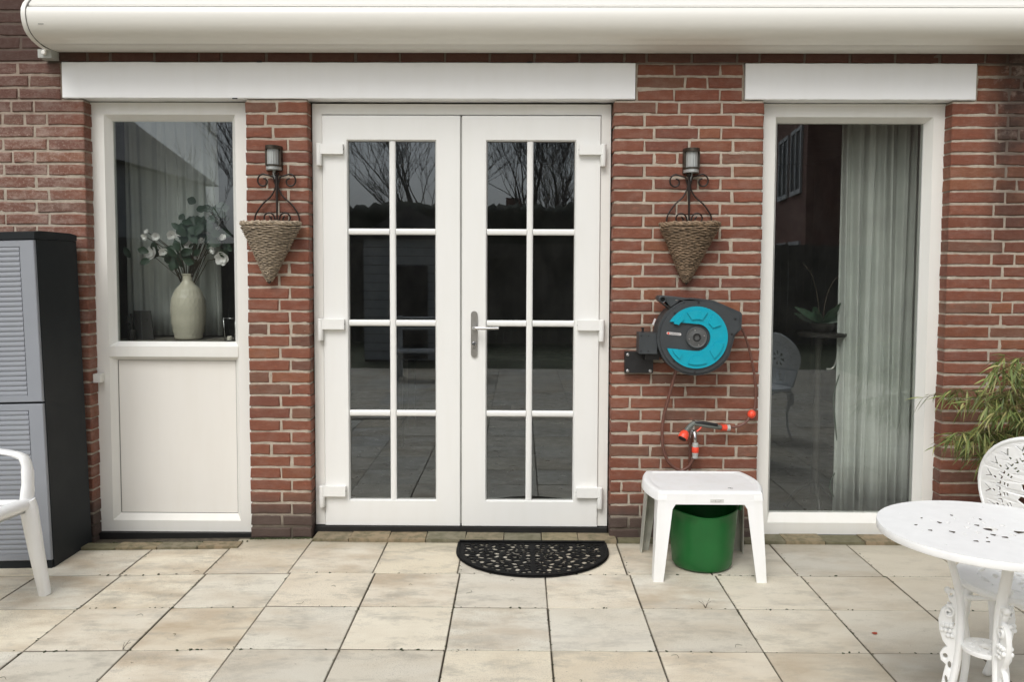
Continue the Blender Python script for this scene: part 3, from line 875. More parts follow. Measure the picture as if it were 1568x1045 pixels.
# ---------------------------------------------------------------- wall lanterns
def lantern(x, z, label):
    r = empty('wall_lantern', (x, 0, z), label, 'wall lamp', 'small lanterns above the wall baskets')
    # half round cap, base, back plate, pillars
    def half(rx, ry): return [(-rx, 0)] + [(rx*math.cos(a), -ry*math.sin(a)) for a in [PI-PI*k/12 for k in range(13)]] + [(rx, 0)]
    bm = bmesh.new(); poly_prism(bm, [(u, v-.012) for u, v in half(.0425, .070)], .104, .122, 'XY'); finish(bm, 'cap', M['lamp_frame'], r, bevel=.003, seg=2, auto=40)
    bm = bmesh.new(); poly_prism(bm, [(u, v-.012) for u, v in half(.0415, .068)], .016, .024, 'XY'); finish(bm, 'base_ring', M['lamp_frame'], r)
    bm = bmesh.new(); poly_prism(bm, [(u, v-.012) for u, v in half(.039, .064)], -.001, .0155, 'XY'); finish(bm, 'base', M['lamp_panel'], r, auto=30)
    bx('back_plate', -.042, .042, -.012, -.001, -.003, .123, M['lamp_frame'], r)
    for s in (-1, 1): bx('side_post', s*.036-.005, s*.036+.005, -.034, -.013, .0245, .1035, M['lamp_frame'], r)
    bm = bmesh.new(); n = 36; pts = []
    for k in range(n+1):
        a = PI*k/n; q = 1-.035*(k % 4 < 2); pts.append((.033*q*math.cos(a), -.013-.055*q*math.sin(a)))
    poly_prism(bm, pts, .0242, .1038, 'XY'); finish(bm, 'lamp_glass', M['lamp_panel'], r)
    bx('mount_spike', -.006, .006, -.02, -.002, -.045, -.002, M['lamp_panel'], r)
    return r
lantern(-1.277, 1.948, 'small half round lantern over the left wicker wall basket')
lantern(.889, 1.940, 'small half round lantern over the right wicker wall basket')

# ---------------------------------------------------------------- wicker wall baskets
def spiral(cx, cz, r0, a0, turns, dirn, y, r1=.006, n=30):
    out = []
    for k in range(n+1):
        t = k/n; r = r0*(1-t)+r1*t; a = a0+dirn*turns*2*PI*t
        out.append((cx+r*math.cos(a), y, cz+r*math.sin(a)))
    return out
def basket(x, zrim, label, mat, tipdx, seed, shift=0.):
    rr = random.Random(seed)
    x += shift; b = empty('wall_basket', (x, 0, zrim), label, 'hanging basket', 'wicker cone baskets on iron brackets')
    fr = bpy.data.objects.new('iron_bracket', None); COL.objects.link(fr); fr.parent = b; fr.location.x = -shift; fr.scale = (1.04, 1, 1.09)
    y = -.022
    for s in (-1, 1):
        pts = arc3([(s*.112, y, .0), (s*.108, y, .045), (s*.075, y, .095), (s*.03, y, .135), (s*.008, y, .175), (s*.004, y, .205)], 6)
        c = spiral(s*.066, .207, .040, PI if s > 0 else 0, 1.25, -s, y, r1=.012)
        full = pts[:-3] + arc3([(s*.006, y, .19), (s*.018, y, .228)], 2) + [Vector(p) for p in c[6:]]
        tb('scroll_bar', full, .0042, M['iron'], fr, n=6)
        c2 = [(s*.004, y, .008)] + spiral(s*.043, .030, .031, PI if s > 0 else 0, 1.2, -s, y, r1=.01)
        tb('scroll_bar', c2, .0040, M['iron'], fr, n=6)
    tb('stem_bar', [(0, y, -.01), (0, y, .05), (0, y, .20), (.0, y, .238)], [.004, .0045, .008, .006], M['iron'], fr, n=8)
    tb('hanging_ring', [(.0+.010*math.cos(a), y, .240+.010*math.sin(a)) for a in [2*PI*k/14 for k in range(14)]], .003, M['iron'], fr, n=5, closed=True)
    # woven cone: each row an undulating withy round upright stakes
    def sect(t):       # t 0 rim .. 1 tip
        w = .142*(1-t)**.92*(1-.06*math.sin(PI*t)) + .012
        return w, w*.80+.004
    H = .285; nrow = 35; seg = 72
    bm = bmesh.new()
    for i in range(nrow):
        t = (i+.5)/nrow; rx, ry = sect(t); z = -.012 - H*t; ph = i % 2; pts = []
        k0 = max(14, int(seg*(1-t*.55)))
        for k in range(k0):
            a = 2*PI*k/k0
            off = .0034*math.sin(a*15 + ph*PI)
            xx = (rx+off)*math.cos(a); yy = -(ry+off)*math.sin(a)
            if yy > 0: yy *= .12
            pts.append((xx+tipdx*t, yy-.022-ry*.1, z + .0012*math.sin(a*6+ph*2+i) + rr.uniform(-.0006, .0006)))
        tube(bm, pts, .0037, 5, closed=True)
    finish(bm, 'wicker_cone', mat, b, smooth=True)
    bm = bmesh.new(); prev = None
    for i in range(13):
        t = i/12; rx, ry = sect(t); ring = []
        for k in range(28):
            a = 2*PI*k/28; yy = -(ry-.004)*math.sin(a); yy = yy*.12 if yy > 0 else yy
            ring.append(bm.verts.new(((rx-.004)*math.cos(a)+tipdx*t, yy-.022-ry*.1, -.008-H*t)))
        if prev:
            for k in range(28): bm.faces.new((prev[k], prev[(k+1) % 28], ring[(k+1) % 28], ring[k]))
        prev = ring
    bm.faces.new(prev)
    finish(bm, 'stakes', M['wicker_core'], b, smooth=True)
    bm = bmesh.new()
    for s in range(4):
        pts = []
        for k in range(110):
            a = 2*PI*k/110; tw = a*7 + s*PI/2
            rr_ = .150 + .006*math.cos(tw); ry_ = .122+.006*math.cos(tw)
            yy = -ry_*math.sin(a); yy = yy*.12 if yy > 0 else yy
            pts.append((rr_*math.cos(a) + rr.uniform(-.002, .002), yy-.036, .004 + .007*math.sin(tw) + rr.uniform(-.0028, .0028)+.004*noise.noise(Vector((a*2, seed, 0)))))
        tube(bm, pts, .0058, 6, closed=True)
    finish(bm, 'braided_rim', mat, b, smooth=True)
    bm = bmesh.new()
    for k in range(5):
        a = rr.uniform(0, 6); tube(bm, [(tipdx, -.03, -.288), (tipdx+.008*math.cos(a), -.036, -.296), (tipdx+.004*math.cos(a+2), -.034, -.306)], .0035, 5)
    finish(bm, 'tip_binding', M['wicker_core'], b, smooth=True)
    return b
basket(-1.262, 1.664, 'grey weathered wicker cone basket on the narrow pier beside the left door hinge', M['wicker'], -.014, 1, -.028)
bk2 = basket(.882, 1.668, 'browner wicker cone basket hanging above the hose reel', M['wicker_dark'], -.018, 2)
bk2.rotation_euler.y = R(-1.0)

# ---------------------------------------------------------------- hose reel
hr = empty('hose_reel', (.895, 0, 1.097), 'wall mounted hose reel with dark grey case and turquoise disc', 'hose reel')
def outline(scale=1.):
    Rr = .195; pts = []
    for k in range(41):                                   # big circle from lower right round the left to the top
        a = R(-28) - R(222)*k/40
        pts.append((Rr*math.cos(a), Rr*math.sin(a)))
    pts += [(-.066, .190), (.00, .196), (.09, .186), (.225, .128), (.232, .118), (.230, .042), (.200, .012)]
    return [(x*scale, z*scale) for x, z in pts]
pp('case', outline(), -.172, -.035, M['reel'], hr, bevel=.010, seg=3, auto=40)
pp('case_front', [(x*.93, z*.93) for x, z in outline()], -.184, -.1715, M['reel'], hr, bevel=.006, seg=2)
# carrying arm at the upper left
arm = [(-.190, .199), (-.183, .207), (-.170, .210), (-.09, .203), (.04, .187), (.09, .176), (.03, .15), (-.10, .14), (-.118, .128), (-.140, .150), (-.182, .180), (-.191, .190)]
me = pierced(arm, [circ(-.168, .190, .011, 14), [(-.148, .187), (-.095, .182), (-.128, .158)]], .05, .004)
for v in me.vertices: v.co = (v.co.x, -.118 + v.co.z, v.co.y)
link('carry_arm', me, M['reel'], hr)
lt('arm_pin', [(.010, -.155), (.010, -.09)], M['black_plastic'], hr, n=16, center=(-.168, 0, .190), axis='Y')
# turquoise disc with a keyhole cut-out and raised segments
Rc = .157
def keyhole():
    pts = []
    a_start = math.atan2(.080, -math.sqrt(Rc*Rc-.080**2)); a_end = math.atan2(-.055, -math.sqrt(Rc*Rc-.055**2))
    a_end += 2*PI
    for k in range(49):
        a = a_start - (a_start - (a_end-2*PI))*k/48
        pts.append((Rc*math.cos(a), Rc*math.sin(a)))
    # inner return round the hub
    for k in range(19):
        a = R(-98) + R(190)*k/18
        pts.append((.069*math.cos(a), .069*math.sin(a)))
    return pts
me = None
bm = bmesh.new(); poly_prism(bm, keyhole(), -.196, -.180)
finish(bm, 'turquoise_disc', M['cyan'], hr, auto=40)
for ang, da in ((90, 22), (135, 14), (42, 14), (-30, 20), (-88, 20), (-140, 12)):
    bm = bmesh.new(); segp = []
    r1, r0 = .137, .093
    if abs(ang) in (135, 140): r0 = .112
    for k in range(7): a = R(ang-da+2*da*k/6); segp.append((r1*math.cos(a), r1*math.sin(a)))
    for k in range(7): a = R(ang+da*.72-2*da*.72*k/6); segp.append((r0*math.cos(a), r0*math.sin(a)))
    poly_prism(bm, segp, -.204, -.190)
    finish(bm, 'raised_rib', M['cyan'], hr, bevel=.006, seg=1, auto=30)
lt('hub_ring', [(.053, -.185), (.053, -.197), (.050, -.201), (.046, -.199), (.040, -.199), (.022, -.203), (.019, -.199)], M['reel_light'], hr, n=36, axis='Y')
lt('hub_hole', [(.0175, -.196), (.0175, -.2045), (.014, -.2045), (.013, -.197)], M['black_plastic'], hr, n=24, axis='Y')
for a in (105, 15, 190, 285): lt('hub_screw', [(.003, -.198), (.003, -.2015)], M['bolt'], hr, n=8, center=(.0385*math.cos(R(a)), 0, .0385*math.sin(R(a))), axis='Y')
for (x, z) in ((.01, .186), (-.116, .127), (-.116, -.127), (-.005, -.186), (.205, .098), (.188, .018)):
    lt('case_screw', [(.0055, -.183), (.0055, -.186), (.003, -.186)], M['black_plastic'], hr, n=10, center=(x*.95, 0, z*.95), axis='Y')
# the maker's pill badge
pl = []
for k in range(9): a = PI/2+PI*k/8; pl.append((-.143+.0065*math.cos(a), .0065*math.sin(a)))
for k in range(9): a = -PI/2+PI*k/8; pl.append((-.082+.0065*math.cos(a), .0065*math.sin(a)))
bg_ = pp('badge', [(x, z+.018-(x+.112)*.09) for x, z in pl], -.1862, -.1838, M['pill'], hr)
lt('badge_dot', [(.0055, -.1859), (.0055, -.1868)], M['orange'], hr, n=14, center=(-.141, 0, .0205), axis='Y')
def lettering(text, size, mat, parent, loc, name='lettering', depth=.0004):
    cu = bpy.data.curves.new('txt', 'FONT'); cu.body = text; cu.size = size; cu.extrude = depth; cu.align_x = 'CENTER'; cu.align_y = 'CENTER'
    o = bpy.data.objects.new('txt', cu); COL.objects.link(o)
    dg = bpy.context.evaluated_depsgraph_get(); dg.update()
    me = bpy.data.meshes.new_from_object(o.evaluated_get(dg)); bpy.data.objects.remove(o)
    for v in me.vertices: v.co = (v.co.x, -v.co.z, v.co.y)
    me.materials.clear(); q = link(name, me, mat, parent); q.location = loc; return q
lettering('GARDENA', .0105, M['print'], hr, (-.108, -.1866, .0172)).rotation_euler.y = R(5)
# swivel bracket and wall plate
bx('swivel_block', -.282, -.19, -.150, -.045, -.088, .018, M['reel_light'] if False else M['reel'], hr, bevel=.006, seg=2)
for x in (-.272, -.236):
    for z in (-.073, .004): lt('block_screw', [(.004, -.149), (.004, -.152)], M['black_plastic'], hr, n=8, center=(x, 0, z), axis='Y')
lt('pivot_pin', [(.006, .018), (.006, .036), (.009, .037), (.009, .041)], M['black_plastic'], hr, n=12, center=(-.255, -.08, 0))
bx('wall_plate', -.340, -.193, -.045, -.001, -.200, -.088, M['black_plastic'], hr, bevel=.006, seg=2)
bx('hinge_arm', -.245, -.17, -.10, -.045, -.125, -.088, M['black_plastic'], hr, bevel=.004)
for x, z in ((-.326, -.104), (-.326, -.188), (-.208, -.188)): lt('wall_bolt', [(.0085, -.045), (.0085, -.049), (.005, -.052)], M['bolt'], hr, n=12, center=(x, 0, z), axis='Y')
o = bx('warning_sticker', -.004, .004, -.006, .006, -.017, .017, M['pill'], hr); o.location = (-.2005, -.10, .073); o.rotation_euler.y = R(20)
H0 = Vector((-.895, 0, -1.097))
hp = [(.812, -.10, .925), (.802, -.085, .87), (.778, -.065, .76), (.758, -.05, .66), (.753, -.05, .56), (.765, -.05, .48), (.795, -.055, .42), (.845, -.06, .388), (.885, -.065, .402), (.91, -.07, .44), (.921, -.075, .478)]
tb('supply_hose', [Vector(p)+H0 for p in arc3(hp, 7)], .0085, M['hose'], hr, n=10)
hp = [(1.118, -.10, 1.15), (1.150, -.085, 1.135), (1.185, -.065, 1.06), (1.213, -.05, .97), (1.234, -.04, .87), (1.243, -.035, .78), (1.236, -.04, .715), (1.215, -.045, .678), (1.19, -.05, .642), (1.155, -.052, .622), (1.115, -.055, .615)]
tb('outlet_hose', [Vector(p)+H0 for p in arc3(hp, 7)], .0068, M['hose'], hr, n=10)
bm = bmesh.new(); lathe(bm, [(.0001, -.022), (.012, -.020), (.019, -.012), (.0215, -.003), (.0215, .003), (.019, .012), (.012, .020), (.0001, .022)], 16)
ob = finish(bm, 'stop_ball', M['orange'], hr, smooth=True); ob.location = Vector((1.220, -.045, .684))+H0; ob.rotation_euler.y = R(25)
lt('hose_connector', [(.012, .455), (.015, .456), (.015, .474), (.0165, .476), (.0165, .486)], M['light_grey'], hr, n=16, center=(.922-.895, -.076, -1.097))
lt('connector_grip', [(.0175, .486), (.0185, .488), (.0185, .512), (.0175, .514)], M['orange'], hr, n=16, center=(.922-.895, -.076, -1.097))
# tap
tp = empty('water_tap', (.921, 0, .53), 'chrome outdoor water tap on the brick wall above the white stool', 'tap')
tb('spout', [(-.005, -.004, .075), (-.006, -.05, .07), (-.003, -.072, .055), (.0, -.076, .02), (.001, -.076, -.002)], [.011, .011, .011, .009, .009], M['chrome'], tp, n=12)
tb('valve_body', [(-.006, -.05, .062), (-.006, -.055, .12)], [.013, .008], M['chrome'], tp, n=12)
tb('lever', [(-.006, -.055, .118), (-.012, -.060, .09), (-.022, -.064, .05), (-.024, -.066, .032)], .005, M['chrome'], tp, n=8)
lt('wall_rose', [(.022, -.002), (.020, -.008), (.012, -.010)], M['chrome'], tp, n=18, center=(-.005, 0, .075), axis='Y')
lt('spout_collar', [(.0135, -.016), (.0155, -.014), (.0155, .004), (.013, .006)], M['light_grey'], tp, n=16, center=(.001, -.076, 0))
tb('supply_pipe', [(-.014, -.014, .06), (-.014, -.014, -.10), (-.014, -.014, -.53)], .007, M['hose'], tp, n=8)
# spray gun resting across the tap
sg = empty('spray_gun', (1.0, -.085, .62), 'grey spray nozzle with orange head resting across the tap', 'spray nozzle')
tb('handle', arc3([(.062, .025, -.005), (.035, .012, .0), (-.01, .0, .008), (-.06, .0, .016), (-.085, .0, .02)], 5), [.012]*6+[.0125]*15, M['grey_plastic'], sg, n=12)
tb('grip_pad', arc3([(.032, .002, .012), (-.01, -.008, .020), (-.055, -.008, .027), (-.085, -.004, .026)], 5), .0085, M['black_plastic'], sg, n=8)
tb('barrel', arc3([(-.085, 0, .024), (-.105, -.002, .010), (-.125, -.006, -.012), (-.133, -.008, -.024)], 5), [.013, .0135]*8, M['grey_plastic'], sg, n=12)
dr = Vector((-.45, -.42, -.72)).normalized(); c0 = Vector((-.132, -.008, -.020))
tb('spray_head', [c0, c0+dr*.012, c0+dr*.034, c0+dr*.044], [.014, .023, .026, .023], M['orange'], sg, n=18)
tb('spray_face', [c0+dr*.0435, c0+dr*.048], [.022, .020], M['black_plastic'], sg, n=18)
tb('trigger', arc3([(-.05, -.003, .004), (-.062, -.006, -.01), (-.076, -.008, -.02)], 4), .004, M['orange'], sg, n=6)
tb('orange_collar', [(.058, .022, -.004), (.086, .028, -.007)], .0165, M['orange'], sg, n=16)
tb('hose_nut', [(.086, .028, -.007), (.088, .028, -.007), (.104, .031, -.0075), (.105, .031, -.0075)], [.014, .0165, .0165, .012], M['light_grey'], sg, n=16)
# ---------------------------------------------------------------- white stool
st = empty('plastic_stool', (.885, -.40, 0), 'low white plastic side table standing over the green tub', 'side table')
def rrect(hx, hy, r, bul=0., n=5):
    pts = []
    for cx, cy, a0 in ((hx-r, hy-r, 0), (-hx+r, hy-r, 90), (-hx+r, -hy+r, 180), (hx-r, -hy+r, 270)):
        for k in range(n+1):
            a = R(a0+90*k/n); x, y = cx+r*math.cos(a), cy+r*math.sin(a); pts.append((x, y))
    return [(x + math.copysign(bul*max(0, 1-(y/hy)**2), x)*(abs(x)/hx)**4, y) for x, y in pts]
def side_pts(hx, hy, bul, n=10):
    pts = []
    for k in range(n+1): t = -1+2*k/n; pts.append((hx + bul*(1-t*t), hy*t))
    for k in range(n+1): t = 1-2*k/n; pts.append((-hx - bul*(1-t*t), hy*t))
    return pts
HX, HY, BU, ZT = .238, .200, .038, .420
bm = bmesh.new()
def lev(s, z): return [bm.verts.new((x*(1-s/HX), y*(1-s/HY), z)) for x, y in side_pts(HX, HY, BU)]
L = [lev(-.004, ZT-.045), lev(-.001, ZT-.010), lev(.004, ZT-.002), lev(.010, ZT), lev(.026, ZT), lev(.030, ZT-.003), lev(.034, ZT-.003)]
for a, b in zip(L, L[1:]):
    n = len(a)
    for k in range(n): bm.faces.new((a[k], a[(k+1) % n], b[(k+1) % n], b[k]))
bm.faces.new(L[-1])
L2 = lev(.0, ZT-.045); L3 = lev(.004, ZT-.008)
n = len(L2)
for k in range(n):
    bm.faces.new((L[0][k], L2[k], L2[(k+1) % n], L[0][(k+1) % n])); bm.faces.new((L2[k], L3[k], L3[(k+1) % n], L2[(k+1) % n]))
bm.faces.new(L3[::-1])
finish(bm, 'tabletop', M['white_plastic'], st, auto=35)
def leg_l(sx, sy):
    # angle-section leg, wide at the top, splayed
    bm = bmesh.new(); th = .006
    def sec(z, cx, cy, wx, wy):
        # L profile: corner outward at (cx,cy)
        ox, oy = -sx, -sy
        return [bm.verts.new(p) for p in ((cx, cy, z), (cx+ox*wx, cy, z), (cx+ox*wx, cy+oy*th, z), (cx+ox*th, cy+oy*th, z), (cx+ox*th, cy+oy*wy, z), (cx, cy+oy*wy, z))]
    cx, cy = sx*HX, sy*HY
    S = [sec(ZT-.012, cx*1.008, cy*1.008, .15, .12), sec(ZT-.058, cx*1.012, cy*1.012, .085, .095), sec(ZT-.085, cx*1.02, cy*1.018, .070, .082), sec(.0, cx*1.095, cy*1.14, .046, .05)]
    for a, b in zip(S, S[1:]):
        for k in range(6): bm.faces.new((a[k], a[(k+1) % 6], b[(k+1) % 6], b[k]))
    bm.faces.new(S[0]); bm.faces.new(S[-1][::-1])
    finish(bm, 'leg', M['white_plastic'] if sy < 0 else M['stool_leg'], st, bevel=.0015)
for sx in (-1, 1):
    for sy in (-1, 1): leg_l(sx, sy)
bx('front_apron', -.20, .20, -HY*1.008-.002, -HY*1.008+.003, ZT-.062, ZT-.012, M['white_plastic'], st)
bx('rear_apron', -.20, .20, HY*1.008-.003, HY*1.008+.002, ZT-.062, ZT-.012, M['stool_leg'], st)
for sx in (-1, 1): bx('side_apron', sx*HX*1.01-.003, sx*HX*1.01+.003, -.15, .15, ZT-.062, ZT-.035, M['white_plastic'], st)
bm = bmesh.new()
box(bm, .0, .062, -HY*1.008-.0035, -HY*1.008-.002, ZT-.052, ZT-.036); finish(bm, 'maker_label', simple('worn label', (.66, .66, .64), .6), st)
bm = bmesh.new()
for k in range(6): box(bm, .006+k*.008, .010+k*.008, -HY*1.008-.0042, -HY*1.008-.0034, ZT-.049+.002*(k % 2), ZT-.045+.004*((k*7) % 3)/2)
finish(bm, 'label_print', M['light_grey'], st)
bm = bmesh.new(); box(bm, .098, .112, -.135, -.131, ZT-.0025, ZT-.0015); box(bm, .106, .120, -.140, -.137, ZT-.0025, ZT-.0014)
finish(bm, 'scuff_mark', M['print'], st)
# green tub
tb_ = empty('garden_tub', (.898, -.385, 0), 'green flexible plastic tub standing under the white side table', 'bucket')
bm = bmesh.new()
outp = [(.118, .001), (.134, .006), (.143, .02), (.149, .08), (.156, .16), (.163, .24), (.1665, .286), (.1695, .290), (.1695, .296), (.166, .298), (.1625, .295), (.158, .24), (.150, .15), (.142, .06), (.136, .022), (.05, .018)]
rg = lathe(bm, outp, 48); bm.faces.new(rg[0][::-1]); bm.faces.new(rg[-1])
for v in bm.verts:
    a = math.atan2(v.co.y, v.co.x); h = v.co.z/.298
    f = 1 + .012*h*math.sin(2*a+.6) ; v.co.x *= f; v.co.y *= f
    v.co.z -= .020*h**6*max(0, -math.sin(a))**4 if v.co.z > .2 else 0
finish(bm, 'tub_body', M['green'], tb_, auto=40)
for s in (-1, 1):
    ob = tb('tub_handle', arc3([(s*.168, -.05, .285), (s*.172, -.045, .315), (s*.170, 0, .338), (s*.172, .045, .315), (s*.168, .05, .285)], 6), .009, M['green'], tb_, n=8)

# ---------------------------------------------------------------- doormat
mat_o = empty('doormat', (.074, -.215, .004), 'black half round pierced rubber doormat in front of the double doors', 'doormat')
outer = [(-.388, .128), (-.388, .01)] + [(-.388*math.cos(a), -.375*math.sin(a)) for a in [PI*k/40 for k in range(1, 40)]] + [(.388, .01), (.388, .128)]
inner_h = []
mr = random.Random(4)
holes = []
def blob(cx, cy, rx, ry, rot, n=9):
    return circ(cx, cy, rx, n, ry, rot=rot)
def ok(cx, cy, r):
    if cy > .128-.018-r or cy < -.33: return False
    if abs(cx) > .388-.03-r: return False
    if cy < 0 and ((cx/(.388-.03-r))**2 + (cy/(.375-.03-r))**2) > 1: return False
    return True
placed = []
# symmetrical scroll pattern: crescents round rosettes
for (cx, cy, rr0) in ((.15, .045, .05), (.29, .05, .042), (.225, -.07, .05), (.09, -.10, .048), (.13, -.22, .045), (.30, -.06, .03), (.22, -.17, .03), (.05, -.28, .025)):
    m_ = 7
    for k in range(m_):
        a = 2*PI*k/m_+cx*20
        placed.append((cx+rr0*math.cos(a), cy+rr0*math.sin(a), .021, .013, a+PI/2))
    placed.append((cx, cy, .013, .013, 0))
for _ in range(4000):
    placed.append((mr.uniform(0.01, .37), mr.uniform(-.34, .11), mr.uniform(.010, .026), mr.uniform(.008, .014), mr.uniform(0, PI)))
acc = []
for (cx, cy, rx, ry, rot) in placed:
    if cx < rx+.003 or (cx < .07 and rx > .02) or not ok(cx, cy, rx): continue
    if any(math.hypot(cx-q[0], cy-q[1]) < (rx+q[2])*.86+.003 for q in acc): continue
    acc.append((cx, cy, rx, ry, rot))
for (cx, cy, rx, ry, rot) in acc:
    holes.append(blob(cx, cy, rx, ry, rot)); holes.append(blob(-cx, cy, rx, ry, PI-rot))
me = pierced(outer, holes, .0014, .0005)
o = link('pierced_mat', me, M['rubber'], mat_o); o.location.z = .002
bm = bmesh.new()
for s in (-1, 1):
    for (cx, cy, rr0) in ((.15, .045, .04), (.29, .05, .034), (.225, -.07, .04), (.09, -.10, .036), (.13, -.22, .034), (.30, -.06, .022)):
        tube(bm, [(s*(cx+rr0*(1-.75*t/20)*math.cos(t*.5)), cy+rr0*(1-.75*t/20)*math.sin(t*.5), .0045) for t in range(20)], .0022, 5)
o = finish(bm, 'scroll_relief', M['rubber'], mat_o, smooth=True); o['kind'] = 'stuff'
bm = bmesh.new(); tube(bm, [(x*.975, y*.97 if y < 0 else y-.006 if y > .1 else y, .010) for x, y in outer], .009, 6, closed=True, flat=.6)
finish(bm, 'border', M['rubber'], mat_o, smooth=True)

# ---------------------------------------------------------------- storage cabinet
cb = empty('storage_cabinet', (-2.262, 0, -.032), 'tall plastic garden cabinet with blue grey louvred doors and black sides', 'cabinet')
cb.rotation_euler.y = R(-1.55)
CW, CF, CBk, CH = .70, -.425, -.045, 1.64
bx('body', -CW, 0, CF+.012, CBk, .0, CH-.035, M['cab_body'], cb, bevel=.006)
pp('lid', [(CF-.012, CH-.034), (CF-.012, CH), (CF+.04, CH+.006), (CBk-.06, CH+.004), (CBk, CH-.004), (CBk, CH-.034)], -CW-.004, .004, M['cab_body'], cb, plane='YZ', bevel=.004)
bx('plinth', -CW+.005, -.005, CF-.002, CF+.011, .0, .045, M['cab_body'], cb)
def cdoor(z0, z1, x0, x1, lab):
    d = bpy.data.objects.new('door', None); COL.objects.link(d); d.parent = cb; d['label'] = lab
    f = CF - .008
    lx0, lx1, lz0, lz1 = x0+.055, x1-.068, z0+.030, z1-.030
    bm = bmesh.new()
    rings_frame(bm, [(x0, x1, z0, z1, CF+.010), (x0, x1, z0, z1, f+.003), (x0+.003, x1-.003, z0+.003, z1-.003, f), (lx0, lx1, lz0, lz1, f), (lx0+.004, lx1-.004, lz0+.002, lz1-.002, f+.006)])
    bm.faces.new([bm.verts.new(p) for p in ((lx0+.004, f+.006, lz0+.002), (lx1-.004, f+.006, lz0+.002), (lx1-.004, f+.006, lz1-.002), (lx0+.004, f+.006, lz1-.002))])
    finish(bm, 'door_panel', M['cab_door'], d, norm=False)
    n = int(round((lz1-lz0)/.0242)); h = (lz1-lz0)/n
    bm = bmesh.new()
    w = lx1-lx0-.010
    prof = [(.0052, 0), (.0022, .001), (.0, h*.25), (.0, h*.5), (.0022, h*.85), (.0052, h*.95)]
    A = [bm.verts.new((-w/2, y, z)) for y, z in prof]; B = [bm.verts.new((w/2, y, z)) for y, z in prof]
    for k in range(5): bm.faces.new((A[k], B[k], B[k+1], A[k+1]))
    bm.faces.new(A); bm.faces.new(B[::-1])
    me = bpy.data.meshes.new('slat'); bmesh.ops.recalc_face_normals(bm, faces=bm.faces); bm.to_mesh(me); bm.free(); me.materials.append(M['cab_door'])
    for i in range(n):
        s = link('slat', me, None, d); s.location = ((lx0+lx1)/2, f+.001, lz0+i*h)
cdoor(.825, 1.602, -.348, -.003, 'upper right louvred door'); cdoor(.048, .815, -.348, -.003, 'lower right louvred door')
cdoor(.825, 1.602, -.698, -.353, 'upper left louvred door'); cdoor(.048, .815, -.698, -.353, 'lower left louvred door')

# ---------------------------------------------------------------- white resin armchair
def resin_chair(loc, rz, label):
    c = empty('resin_armchair', loc, label, 'chair', rz=rz)
    # local: chair faces +x, width along y
    W = .20
    m = M['white_plastic']
    # seat
    bm = bmesh.new(); nx, ny = 10, 10; g = []
    for i in range(nx+1):
        row = []
        for j in range(ny+1):
            u, v = i/nx, j/ny*2-1
            x = -.21+.42*u; y = v*(W-.01)
            z = .405 + .018*u - .022*(1-v*v)*math.sin(PI*min(1, u*1.1)) - (.03*max(0, u-.88)/.12 if u > .88 else 0)
            row.append(bm.verts.new((x, y, z)))
        g.append(row)
    for i in range(nx):
        for j in range(ny): bm.faces.new((g[i][j], g[i+1][j], g[i+1][j+1], g[i][j+1]))
    bmesh.ops.solidify(bm, geom=bm.faces[:], thickness=.008)
    finish(bm, 'seat', m, c, smooth=True)
    for s in (-1, 1):
        # front leg runs from foot up through the seat to the arm
        tb('leg', [(.238, s*.250, .0), (.236, s*.249, .004), (.216, s*.230, .2), (.198, s*.212, .40), (.192, s*.205, .44)], [.023, .026, .032, .037, .036], m, c, n=16)
        tb('arm_support', arc3([(.192, s*.205, .43), (.188, s*.222, .50), (.172, s*.240, .58), (.150, s*.246, .618), (.110, s*.246, .633)], 4), [.036]*4+[.033]*4+[.029]*4+[.026]*5, m, c, n=14, flat=.62)
        tb('armrest', arc3([(.155, s*.246, .622), (.08, s*.248, .637), (-.04, s*.240, .647), (-.16, s*.220, .650), (-.235, s*.205, .645)], 4), [.026]*4+[.028]*4+[.030]*9, m, c, n=14, flat=.42)
        tb('leg', [(-.29, s*.215, .0), (-.288, s*.215, .004), (-.25, s*.205, .2), (-.215, s*.195, .42)], [.018, .020, .024, .028], m, c, n=12)
    tb('front_rail', arc3([(.194, -.205, .425), (.205, -.10, .43), (.205, .10, .43), (.194, .205, .425)], 5), .028, m, c, n=10)
    for s in (-1, 1): tb('side_rail', arc3([(.194, s*.205, .425), (.0, s*.202, .415), (-.21, s*.195, .41)], 5), .018, m, c, n=10)
    # back: frame and slats
    fr = arc3([(-.21, -.195, .41), (-.25, -.205, .60), (-.285, -.185, .76), (-.305, -.10, .84), (-.31, 0, .855), (-.305, .10, .84), (-.285, .185, .76), (-.25, .205, .60), (-.21, .195, .41)], 5)
    tb('back_frame', fr, .018, m, c, n=10)
    for k in range(-3, 4):
        y = k*.052; tb('back_slat', arc3([(-.215, y, .41), (-.25, y, .6), (-.30, y*1.02, .85-.10*(y/.2)**2)], 5), .014, m, c, n=8, flat=.4)
    return c
resin_chair((-2.385, -.975, gz(-2.3)), R(-9), 'white resin armchair at the left edge before the cabinet')

